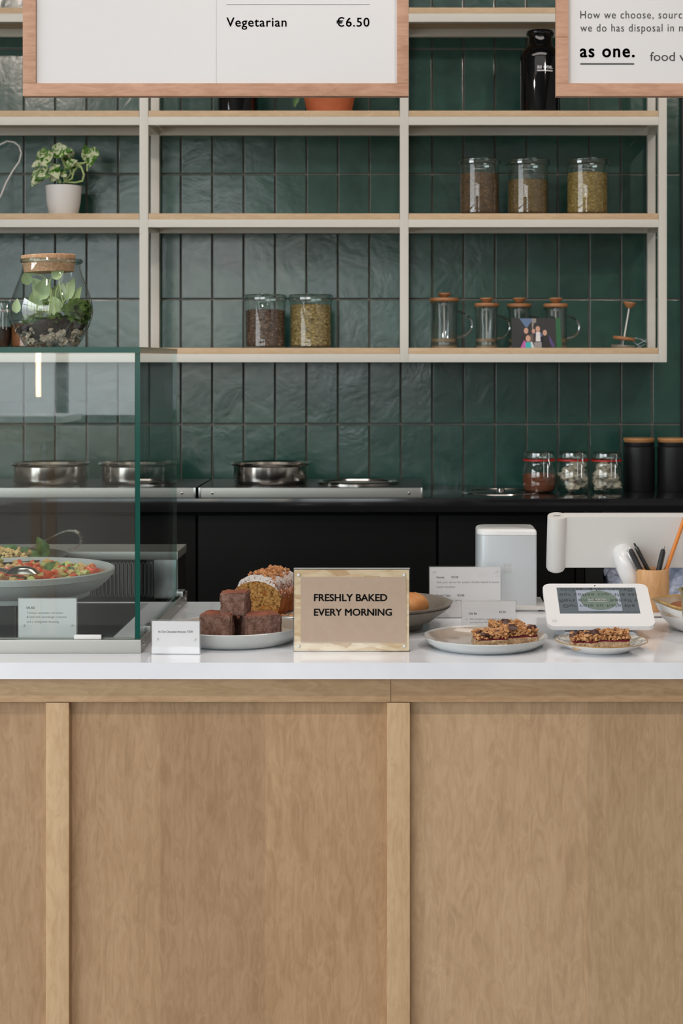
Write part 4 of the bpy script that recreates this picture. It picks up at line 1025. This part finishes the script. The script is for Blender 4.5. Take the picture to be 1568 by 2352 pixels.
# FRESHLY BAKED sign
D = 3.112
t, fx, fz = card('sign_stand', 673.5, 941, 1307, 1496, D, 'acrylic stand on kraft paper reading FRESHLY BAKED EVERY MORNING', th=.020, fixings=False, paper='osb')
MB().box(fx(690), fx(932.5), .0006, .0011, fz(1477), fz(1325.5)).build('kraft_card', 'kraft', t, smooth=0)
text(t, 'FRESHLY BAKED', fx(720.5), fx(889), fz(1380.5), S(15.5, D), -.0006 + .0016, bold=.03)
text(t, 'EVERY MORNING', fx(720.5), fx(900), fz(1414), S(15.5, D), -.0006 + .0016, bold=.03)
for a in (685.5, 928):
    for b in (1321, 1484):
        MB().lathe([(0, .002), (.0022, .0016), (.003, 0)], seg=14, M=Matrix.Translation((fx(a), 0, fz(b))) @ Matrix.Rotation(math.radians(90), 4, 'X')).build('peg', 'acrylic_edge', t)
for o in t.children:
    if o.name.startswith('lettering'):
        for v in o.data.vertices: v.co.y = .0003

# brownie plate
D = 3.235
t = thing('brownie_plate', (X(541, D), D, ZC), 'pale grey glazed plate with raised edge holding brownies', 'plate')
R = .131
MB().lathe([(0, .0), (R * .80, 0), (R * .86, .004), (R * .97, .018), (R, .030), (R * .985, .0315), (R * .965, .029)], seg=72).build('dish', 'reactive_glaze', t)
MB().lathe([(R * .965, .029), (R * .90, .012), (R * .80, .007), (0, .006)], seg=72).build('glazed_inside', 'glaze_inner', t)

def block(name, mats, sx_, sy_, sz_, seed, parent, amp=.0026, n=14, top_mi=1, holes=6, fr=60, taper=0.0):
    bm = bmesh.new(); bmesh.ops.create_cube(bm, size=1)
    bmesh.ops.bevel(bm, geom=bm.edges[:], offset=.05, segments=2, affect='EDGES')
    bmesh.ops.subdivide_edges(bm, edges=bm.edges[:], cuts=n // 2, use_grid_fill=True)
    bmesh.ops.triangulate(bm, faces=[f for f in bm.faces if len(f.verts) > 4])
    R = random.Random(seed); hs = [(Vector((R.uniform(-.5, .5) * sx_, -.5 * sy_, R.uniform(.15, .95) * sz_)), R.uniform(.003, .006)) for _ in range(holes)]
    for v in bm.verts:
        p = Vector((v.co.x * sx_, v.co.y * sy_, (v.co.z + .5) * sz_)); nn = Vector((v.co.x, v.co.y, v.co.z)).normalized()
        k = noise.noise(p * fr + Vector((seed * 7, 0, 0))) * amp + noise.noise(p * fr * 2.7 + Vector((0, seed * 3, 0))) * amp * .6
        p += nn * k
        for hc, hr in hs:
            d = (p - hc).length
            if d < hr: p.y += (1 - d / hr) * hr * .9
        if taper: p.x *= 1 + taper * (p.z / sz_ - .5)
        v.co = p
    mb = MB(); bm.verts.index_update(); bm.normal_update()
    mb.v = [tuple(v.co) for v in bm.verts]; mb.f = [[v.index for v in f.verts] for f in bm.faces]
    mb.m = [top_mi if (f.normal.z > .75 and f.calc_center_median().z > sz_ * .8) else 0 for f in bm.faces]; bm.free()
    return mb.build(name, mats, parent, smooth=40)
zp = ZC + .0065
def brownie(px0, px1, pytop, pyb, D, seed, rz, label, dz=0, depth=.06, zbase=None):
    wd = X(px1, D) - X(px0, D); zb = zp + dz if zbase is None else zbase; H = Z(pytop, D) - zb
    o = block('brownie', ['brownie', 'brownie_top'], wd, depth, H, seed, None)
    o.location = (X((px0 + px1) / 2, D), D + depth / 2, zb); o.rotation_euler = (0, 0, rz)
    return tag(o, label, 'brownie', 'chocolate brownies on the glazed plate')
brownie(459, 534, 1412, 1464, 3.165, 3, math.radians(-3), 'chocolate brownie square at the left, beside the price card', depth=.062)
brownie(553, 636, 1414, 1463, 3.165, 7, math.radians(17), 'chocolate brownie square at the right with a wide cocoa top', depth=.068)
brownie(520, 590, 1420, 1462, 3.245, 5, math.radians(4), 'chocolate brownie hidden in the gap behind the front two', depth=.06)
ob = brownie(507, 568, 1362, 1418, 3.185, 11, math.radians(-5), 'single chocolate brownie stacked on top of the others', depth=.056, zbase=Z(1416, 3.185))

# loaf cake
D = 3.58
t = thing('cake_plate', (X(672, D), D, ZC), 'low white plate under the sugared loaf cake', 'plate')
MB().lathe([(0, 0), (.085, 0), (.10, .006), (.122, .010), (.120, .0115), (.10, .008), (0, .006)], seg=60).build('dish', 'porcelain', t)
mb = MB()
def fn(R): return (R.uniform(-.03, .05), R.uniform(-.10, -.075), .0105), R.uniform(.001, .003)
stuff(chunks(mb, 40, fn, 0, 1, .4, 44).build('crumbs', 'crumble', t))
t = thing('loaf_cake', (X(590, 3.50), 3.50, ZC + .0085), 'cut loaf cake dusted with icing sugar and topped with chopped nuts', 'cake', rz=math.radians(-17))
bm = bmesh.new()
NXc, NZc, NY = 22, 16, 16
Wc, Hc, Lc = .050, .070, .13
def sect(u, v):   # u -1..1 across, v 0..1 up
    hw = .045 + .0095 * min(1, v * 1.5) ; dome = .058 + .027 * (1 - abs(u) ** 2.0)
    edge = -.006 * max(0, abs(u) - .85) / .15 * v
    return u * (hw - .012 * max(0, v - .85) / .15 * abs(u) ** 4), v * dome + edge
mb = MB(); vs = {}; 
def put(u, v, y):
    x, z = sect(u, v); p = Vector((x, y, z))
    k = noise.noise(p * 70) * .0022 + noise.noise(p * 180) * .0012
    p += Vector((u * (abs(u) > .99), -1 if y < -.001 else 0, .8 if v > .99 else 0)) * k
    return p
V = []; 
def grid(fn_, nu, nv, mi):
    b = []; 
    for j in range(nv + 1):
        for i in range(nu + 1): b.append(fn_(i / nu, j / nv))
    mb.add(b, [(j * (nu + 1) + i, j * (nu + 1) + i + 1, (j + 1) * (nu + 1) + i + 1, (j + 1) * (nu + 1) + i) for j in range(nv) for i in range(nu)], mi)
grid(lambda a, b: put(a * 2 - 1, b * .84, -.0011), 30, 24, 0)
grid(lambda a, b: put(a * 2 - 1, .84 + b * .16, -.0011), 30, 5, 1)
grid(lambda a, b: put(a * 2 - 1, 1.0, b * Lc - .0011 * (b == 0)), 30, 28, 1)
grid(lambda a, b: put(1.0, a, b * Lc - .0011 * (b == 0)), 24, 28, 1)
grid(lambda a, b: put(-1.0, a, b * Lc - .0011 * (b == 0)), 24, 28, 1)
grid(lambda a, b: put(a * 2 - 1, b, Lc), 30, 24, 1)
grid(lambda a, b: put(a * 2 - 1, 0, b * Lc), 4, 4, 1)
mb.build('sponge', ['cake_crumb', 'cake_crust'], t, smooth=60)
mb = MB()
def fn(R):
    u = R.gauss(.10, .26); u = max(-.6, min(.62, u)); y = R.uniform(.0, .12); x, z = sect(u, 1.0); return (x, y, z + R.uniform(0, .005)), R.uniform(.0022, .0052)
stuff(chunks(mb, 230, fn, 0, 1, .4, 12).build('chopped_nuts', 'nuts', t))

# taupe bowl with croissant
D = 3.40
t = thing('taupe_bowl', (X(868, D), D, ZC), 'round taupe stoneware bowl behind the FRESHLY BAKED sign', 'bowl')
R = S(171, D); H = Z(1381, D) - ZC
MB().lathe([(0, .002), (R * .55, .0), (R * .60, .002), (R * .62, .010), (R * .72, H * .30), (R * .90, H * .66), (R * .975, H * .84), (R * .96, H * .87), (R, H * .98), (R * .985, H), (R * .95, H * .96), (R * .86, H * .7), (R * .6, H * .25), (0, H * .15)], seg=72).build('body', 'taupe_bowl', t)
for i, (px, dy, rz, lab) in enumerate(((945, .0, .5, 'golden baked scone in the taupe bowl, peeping past the sign'), (830, .03, 1.2, 'golden baked scone hidden in the taupe bowl behind the sign'))):
    o = MB()
    v0, f0 = ICO[3]; vs = []
    for p in v0:
        k = 1 + .16 * noise.noise(p * 2.2 + Vector((i * 5, 0, 0))) + .05 * noise.noise(p * 7)
        vs.append(Vector((p.x * .036 * k, p.y * .034 * k, p.z * .024 * k)))
    o = o.add(vs, f0).build('scone', 'pastry', None, (X(px, D + dy), D + dy, ZC + H - .006), (0, 0, rz), smooth=60)
    tag(o, lab, 'scone', 'scones in the taupe bowl')

# scone price card, oat bar card
D = 3.52
t, fx, fz = card('price_card', 984.5, 1151, 1301, 1418, D, 'larger white price card for Scones and cake, behind', rz=math.radians(1.5), fixings=.90)
text(t, 'Scones', fx(1002), fx(1020), fz(1328), S(4.6, D), .0013, bold=.018)
text(t, '€3.50', fx(1036), fx(1052), fz(1328), S(4.6, D), .0013, bold=.014)
text(t, "Ask your server for today's freshly baked in house", fx(1002), fx(1146), fz(1339.5), S(4.4, D), .0013, shear=.3, mat='ink_grey')
text(t, 'scone varieties', fx(1002), fx(1045), fz(1350), S(4.4, D), .0013, shear=.3, mat='ink_grey')
text(t, "Today's Cake", fx(1002), fx(1034), fz(1370), S(4.6, D), .0013, bold=.018)
text(t, '€3.85', fx(1050), fx(1066), fz(1370), S(4.6, D), .0013, bold=.014)
text(t, 'Ask your server', fx(1018), fx(1062), fz(1381), S(4.4, D), .0013, shear=.3, mat='ink_grey')
D = 3.34
t, fx, fz = card('price_card', 1058.5, 1185.5, 1379, 1452, D, 'small white price card for the Oat Bar, behind its plate', fixings=.42, rz=math.radians(1))
text(t, 'Oat Bar', fx(1077), fx(1096), fz(1411.5), S(4.8, D), .0013, bold=.018)
text(t, '€2.50', fx(1146), fx(1161), fz(1408.5), S(4.8, D), .0013, bold=.014)
text(t, 'With strawberry, ginger, dark chocolate', fx(1078), fx(1162), fz(1424), S(4.2, D), .0013, mat='ink_grey')
text(t, 'and Oats from The Merry Mill in Co. Laois', fx(1079), fx(1168), fz(1431.5), S(4.2, D), .0013, mat='ink_grey')

# oat bars
def oat_bar(px, D, zb, w_, dp, h, rz, seed, label, nchoc=3, grp='fruit oat bars'):
    t = thing('oat_bar', (X(px, D), D, zb), label, 'cake bar', grp, rz)
    block('oat_base', ['oat', 'oat'], w_, dp, h * .46, seed, t, amp=.0022, n=10, holes=3, fr=120)
    mb = MB(); b = block('jam_layer', ['jam', 'jam'], w_ * .97, dp * .97, h * .09, seed + 1, t, amp=.0018, n=10, holes=0, fr=90); b.location.z = h * .44
    def fn(R): return (R.uniform(-.5, .5) * w_ * .94, R.uniform(-.5, .5) * dp * .94, h * .54 + R.uniform(0, .38) * h), R.uniform(.0022, .0048)
    stuff(chunks(MB(), int(w_ * dp * 150000), fn, 0, 1, .4, seed).build('crumble_topping', 'crumble', t))
    R = random.Random(seed)
    for k in range(nchoc):
        o = MB().ico((0, 0, 0), R.uniform(.007, .011), 1, .35, k + seed, 0, (1.2, 1, .5)).build('chocolate_chunk', 'chocolate', t, (R.uniform(-.4, .4) * w_, R.uniform(-.5, .1) * dp, h * (.72 + R.uniform(0, .28))), (R.uniform(-.5, .5), R.uniform(-.4, .4), R.uniform(0, 3)), smooth=0)
    return t
D = 3.172
t = thing('large_plate', (X(1114, D), D, ZC), 'large grey glazed plate with raised rim holding long oat bars', 'plate')
R = S(143, D)
MB().lathe([(0, 0), (R * .80, 0), (R * .87, .004), (R * .96, .012), (R, .0205), (R * .99, .022), (R * .965, .0195)], seg=80).build('dish', 'reactive_glaze', t)
MB().lathe([(R * .965, .0195), (R * .88, .009), (R * .80, .006), (0, .005)], seg=80).build('glazed_inside', 'glaze_inner', t)
zz = ZC + .0065
oat_bar(1125, 3.145, zz, .062, .050, .030, math.radians(8), 21, 'fruit oat bar at the left end of the large plate stack', 4)
oat_bar(1190, 3.165, zz, .064, .050, .034, math.radians(14), 22, 'fruit oat bar at the right end on the large plate', 2)
oat_bar(1163, 3.215, zz, .062, .046, .037, math.radians(10), 23, 'fruit oat bar at the back of the large plate', 3)
D = 3.125
t = thing('small_plate', (X(1381, D), D, ZC), 'small white plate with speckled gold rim holding oat bars', 'plate')
R = S(106, D)
MB().lathe([(0, 0), (R * .55, 0), (R * .60, .002), (R * .80, .010), (R, .0195)], seg=72).build('dish', 'porcelain', t)
MB().lathe([(R, .0193), (R * 1.002, .0205), (R * .975, .0205)], seg=72).build('rim', 'gold_rim', t)
MT['speckled'] = plain('speckled', (222, 220, 212), .15, var=(90, (150, 146, 134), .06), coat=.5)
MB().lathe([(R * .975, .0203), (R * .70, .009), (R * .55, .005), (0, .005)], seg=72).build('speckled_inside', 'speckled', t)
zz = ZC + .010
oat_bar(1327, 3.09, zz, .025, .040, .030, math.radians(6), 31, 'narrow oat bar piece at the left on the small plate', 2)
oat_bar(1355, 3.085, zz, .025, .040, .032, math.radians(2), 32, 'narrow oat bar piece in the middle on the small plate', 2)
oat_bar(1406, 3.09, zz, .060, .042, .036, math.radians(4), 33, 'wide knobbly oat bar at the right on the small plate', 2)

# card terminal
D0, D1 = 3.24, 3.365; tz0, tz1 = .977, 1.043; th_ = math.atan2(D1 - D0, tz1 - tz0)
cx = (X(1257, D0) + X(1506, D0)) / 2; hw = (X(1506, D0) - X(1257, D0)) / 2; VL = math.hypot(D1 - D0, tz1 - tz0)
t = thing('card_terminal', (cx, D0, ZC), 'white counter payment terminal with tilted screen behind the small plate', 'payment terminal')
MB().prism(rounded(-hw, hw, 0, VL, .016), .0, .009).build('housing', 'white_plastic', t, smooth=50)
MB().prism(rounded(-hw + .006, hw - .006, .030, VL - .004, .015), .009, .024).build('rear_shell', 'white_matte', t, smooth=50)
s0, s1_, v0, v1 = -.0775, .0800, .041, .1275
MB().box(s0, s1_, -.0004, .0004, v0, v1).build('screen', 'screen_glass', t, smooth=0)
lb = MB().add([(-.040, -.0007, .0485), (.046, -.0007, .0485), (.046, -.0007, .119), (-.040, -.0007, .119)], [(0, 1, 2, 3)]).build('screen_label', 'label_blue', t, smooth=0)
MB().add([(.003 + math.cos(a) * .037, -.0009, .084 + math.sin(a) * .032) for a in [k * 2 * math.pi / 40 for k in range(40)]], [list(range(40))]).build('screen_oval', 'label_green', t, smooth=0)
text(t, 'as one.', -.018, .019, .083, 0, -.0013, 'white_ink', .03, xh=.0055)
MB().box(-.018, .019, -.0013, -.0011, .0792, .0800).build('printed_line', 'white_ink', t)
for s_, a, b, v, h_ in (('packaging for reuseD', -.070, .074, .1165, .0085), ('our coffee cup, the sal', -.074, .079, .0990, .0095), ('ffort on your behalf t', -.076, .079, .0800, .0100), ('Our role to help the', -.070, .072, .0620, .0100), ('your more tr', -.012, .078, .0440, .0035)):  # reflection of a hanging board, painted on the screen as flipped lettering
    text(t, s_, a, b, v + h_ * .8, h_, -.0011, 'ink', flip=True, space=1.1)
MB().lathe([(0, .0008), (.0013, .0006), (.0015, 0)], seg=12, M=Matrix.Translation((0, 0, VL - .0075)) @ Matrix.Rotation(math.radians(90), 4, 'X')).build('camera_dot', 'dark', t)
def clover(parent, cx_, cz_, r, y, mat='logo_grey'):
    mb = MB()
    for i, (a, b) in enumerate(((-1, 1), (1, 1), (1, -1), (-1, -1))):
        out = [(cx_ + a * r * .56 + math.cos(q_) * r * .48, cz_ + b * r * .56 + math.sin(q_) * r * .48) for q_ in [k * 2 * math.pi / 16 for k in range(16)]]
        if i == 3:
            inn = [(cx_ + a * r * .56 + math.cos(q_) * r * .30, cz_ + b * r * .56 + math.sin(q_) * r * .30) for q_ in [k * 2 * math.pi / 16 for k in range(16)]]
            mb.add([(p[0], y, p[1]) for p in out + inn], [(k, (k + 1) % 16, 16 + (k + 1) % 16, 16 + k) for k in range(16)])
        else: mb.add([(p[0], y, p[1]) for p in out], [list(range(16))])
    return mb.build('emblem', mat, parent, smooth=0)
clover(t, -.090, .017, .0042, -.0004)
text(t, 'clover', -.082, -.063, .0145, 0, -.0004, 'logo_grey', .01, xh=.0036)
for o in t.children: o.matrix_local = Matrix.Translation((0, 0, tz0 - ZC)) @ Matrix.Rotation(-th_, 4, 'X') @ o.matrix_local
MB().prism([(-.078, 0), (.078, 0), (.078, .004), (.062, .015), (-.070, .015), (-.078, .004)], .004, .115).build('base', 'grey_plastic', t, smooth=30)
MB().box(-.05, .05, .085, .115, .012, .045, bev=.004).build('neck', 'grey_plastic', t)

# printer
D = 3.62
t = thing('receipt_printer', (X(1164, D), D, ZC), 'tall white brushed box printer with rounded left corner', 'printer')
hw = (X(1232, D) - X(1095, D)) / 2; H = Z(1216, D) - ZC
MT['brushed_white'] = plain('brushed_white', (214, 220, 224), .32, metal=.35, bump=(400, .05, .0005))
pl = rounded(-hw, hw, 0, .12, .02, rs=(.018, .03, .024, .004))
MB().prism([(x, y) for x, y in pl], .012, H - .013, axis='z').build('body', 'brushed_white', t, smooth=40)
mb = MB()
for k, (ins, z) in enumerate(((0, H - .0125), (0, H - .006), (.002, H - .002), (.006, H))): pass
lay = [(0, H - .0125), (0, H - .006), (.0015, H - .002), (.005, H)]
vs = []; n_ = len(pl)
for ins, z in lay:
    for x, y in pl: vs.append((x * (1 - ins / hw), .06 + (y - .06) * (1 - ins / .06), z))
fs = [(l * n_ + k, l * n_ + (k + 1) % n_, (l + 1) * n_ + (k + 1) % n_, (l + 1) * n_ + k) for l in range(3) for k in range(n_)] + [[3 * n_ + k for k in range(n_)]]
MB().add(vs, fs).build('top_cap', 'white_plastic', t, smooth=50)
clover(t, X(1165, D) - X(1164, D), Z(1303, D) - ZC, .0085, -.0004)
text(t, 'clover', -.011, .011, Z(1317, D) - ZC, 0, -.0004, 'logo_grey', 0, xh=.004)
tr = MB().box(-hw - .002, X(1252, D) - X(1164, D), -.015, .13, .004, .012, bev=.002).box(-hw + .01, X(1235, D) - X(1164, D), -.008, .12, 0, .004).build('base_tray', 'white_matte', t)

# till monitor seen from behind
D = 3.60; wm = X(1830, D) - X(1262, D)
t = thing('till_monitor', (X(1440, D), D + .01, ZC), 'white till monitor seen from behind on a curved neck', 'monitor')
ox = X(1440, D); zt0 = Z(1177, D) - ZC; zt1 = Z(1304, D) - ZC; hh_ = zt0 - zt1
tilt = Matrix.Translation((0, 0, zt1)) @ Matrix.Rotation(math.radians(17), 4, 'X')
MB().box(X(1292, D) - ox, X(1292, D) - ox + wm, -.004, .019, 0, hh_, bev=.0025, M=tilt).build('rear_panel', 'white_matte', t)
MB().box(X(1292, D) - ox + .004, X(1292, D) - ox + wm - .004,   .0195, .021, .008, hh_ - .008, M=tilt).build('display_glass', 'black_glass', t)
rc = S(22, D)
MB().lathe([(0, -.012), (rc * .5, -.010), (rc * .85, -.006), (rc, 0), (rc, hh_ - .002), (rc * .96, hh_), (0, hh_)], seg=36, M=Matrix.Translation((X(1277, D) - ox, .004, zt1)) @ Matrix.Rotation(math.radians(17), 4, 'X')).build('end_barrel', 'white_matte', t)
MB().box(X(1268, D) - ox, X(1284, D) - ox, -.0005, .0005, hh_ + .0003, hh_ + .0008, M=tilt @ Matrix.Rotation(0, 4, 'Z')).build('barrel_seam', 'dark_plastic', t)
npts = [(X(1430, D) - ox, .004, Z(1262, D) - ZC), (X(1431, D) - ox, -.020, Z(1272, D) - ZC), (X(1437, D) - ox, -.026, Z(1300, D) - ZC), (X(1448, D) - ox, -.016, Z(1325, D) - ZC), (X(1458, D) - ox, .0, Z(1345, D) - ZC)]
MB().tube(npts, [.022, .0235, .0235, .0225, .021], 28).build('neck', 'white_plastic', t, smooth=70)
MB().tube([npts[-1], (X(1470, D) - ox, .02, .05), (X(1474, D) - ox, .03, .012)], [.0205, .020, .022], 28).build('lower_neck', 'grey_plastic', t, smooth=60)
MB().prism(rounded(X(1395, D) - ox, X(1570, D) - ox, -.085, .11, .02), .002, .010, axis='z').build('base_plate', 'white_matte', t, smooth=40)
MB().prism(rounded(X(1399, D) - ox, X(1566, D) - ox, -.081, .106, .02), 0, .002, axis='z').build('base_feet', 'dark', t, smooth=40)

# pen cup
D = 3.565
t = thing('pen_cup', (X(1498.5, D), D, ZC + .0102), 'round pale wooden cup holding pens and an orange pencil', 'pen cup'); R = S(37.5, D); H = Z(1306, D) - ZC - .0102
MB().lathe([(0, 0), (R * .98, 0), (R, .002), (R, H - .003), (R * .97, H), (R * .86, H), (R * .84, H - .004), (R * .84, .01), (0, .01)], seg=48).build('body', 'cup_wood', t)
def pen(name, p0, p1, r, label, mats, dy=0, clip=False, cat='pen'):
    a = Vector((X(p0[0], D), D + dy, Z(p0[1], D))); b = Vector((X(p1[0], D), D + dy * .2, Z(p1[1], D)))
    a.z -= 0; d = (b - a); base_ = a
    t = thing(name, base_, label, cat); L = d.length; q = d.to_track_quat('Z', 'Y').to_matrix().to_4x4()
    def lt(prof, nm, m): return MB().lathe(prof, seg=14, M=q).build(nm, m, t)
    if name == 'pencil':
        lt([(0, 0), (r, .003), (r, L)], 'shaft', mats[0]); lt([(r, L), (r * .95, L + .001), (0, L + .001)], 'end', mats[1])
    else:
        lt([(0, 0), (r * .8, .002), (r, .02), (r, L * .82), (r * .95, L * .93), (r * .5, L * .97)], 'barrel', mats[0])
        lt([(r * .5, L * .965), (r * .42, L * 1.04), (0, L * 1.05)], 'click_button', mats[1])
        if clip:
            MB().box(-r * .45, r * .45, -r * 1.9, -r * 1.3, L * .45, L * .93, bev=.0005, M=q).box(-r * .45, r * .45, -r * 1.5, 0, L * .90, L * .93, M=q).build('clip', mats[2], t)
    return t
pen('ballpoint_pen', (1487, 1345), (1445, 1258), .0052, 'dark grey pen with silver clip, leaning left in the cup', ('dark_plastic', 'white_matte', 'steel'), -.012, True)
pen('ballpoint_pen', (1507, 1345), (1458, 1252), .0045, 'slim grey-brown pen leaning left in the cup, inner one', ('steel_dark', 'dark_plastic', 'steel'), .004, False)
pen('ballpoint_pen', (1502, 1345), (1523, 1258), .0052, 'dark grey pen with white clip, leaning right in the cup', ('dark_plastic', 'steel', 'white_matte'), -.010, True)
pen('pencil', (1518, 1345), (1572, 1190), .0042, 'orange pencil leaning right out of the wooden cup', ('orange_paint', 'dark_plastic'), .006)

# white bowl with brown glazed rim at the right edge
D = 3.36
t = thing('rustic_bowl', (X(1606, D), D, ZC), 'white bowl with brown glazed wavy rim at the right picture edge', 'bowl'); R = S(107, D); H = Z(1382, D) - ZC
def wv(a, r, z):
    k = max(0, math.cos(a - math.pi)) ** 6
    return r * (1 + (.04 * math.sin(3 * a) if z > H * .8 else 0)), z + (H * .10 * k if z > H * .8 else 0) + (H * .03 * math.sin(4 * a) if z > H * .8 else 0)
MB().lathe([(0, 0), (R * .42, 0), (R * .55, H * .08), (R * .80, H * .45), (R * .95, H * .88)], seg=64, wob=wv).build('outside', 'porcelain', t)
MB().lathe([(R * .95, H * .88), (R * 1.0, H * .97), (R * .98, H * 1.02), (R * .93, H * .97)], seg=64, wob=wv).build('rim', 'gold_rim', t)
MB().lathe([(R * .93, H * .97), (R * .85, H * .6), (R * .5, H * .3), (0, H * .25)], seg=64, wob=wv).build('glazed_inside', 'brown_glaze', t)
stuff(MB().ico((0.01, 0, H * .72), R * .70, 3, .1, 3, 0, (1, .8, .34)).build('cocoa_powder', 'cocoa', t))
D = 3.19
t = thing('olive_cup', (X(1620, D), D, ZC), 'olive green glazed cup cut off by the right picture edge', 'cup'); R = S(62, D); H = Z(1353, D) - ZC
MT['olive_glaze'] = plain('olive_glaze', (142, 132, 84), .3, var=(30, (112, 100, 56), .3))
MB().lathe([(0, 0), (R * .62, 0), (R * .70, .004), (R * .86, H * .6), (R * .90, H * .94), (R * .99, H * .97), (R * .97, H), (R * .88, H * .985), (R * .82, H * .6), (0, .02)], seg=48, wob=lambda a, r, z: (r * (1 + .02 * math.sin(5 * a)), z)).build('body', 'olive_glaze', t)

# ================================================================ behind the camera: window bar and tube lamps, seen in reflections
t = thing('window_bar', (-2.7, -2.6, 0), 'high white-topped wooden bar by the shop window', 'table')
MB().box(-1.0, .95, -.25, .25, 1.17, 1.205, bev=.003).build('tabletop', 'paint_white', t)
MB().box(-.95, .85, -.20, .20, 1.07, 1.17).build('apron', 'shelf_wood', t)
for a in (-.9, .8):
    for b in (-.18, .18): MB().box(a - .025, a + .025, b - .025, b + .025, 0, 1.07).build('leg', 'shelf_wood', t)
for x in (-1.93, -1.2):
    t = thing('tube_pendant', (x, -2.6, 1.30), 'vertical warm tube pendant lamp near the shop window' + (' over the bar end' if x < -1.5 else ' beside the bar'), 'lamp')
    MB().tube([(0, 0, 0), (0, 0, 1.0)], .012, 12).build('tube', 'tube_light', t)
    MB().tube([(0, 0, 1.0), (0, 0, 2.2)], .003, 6).build('cord', 'dark_plastic', t)
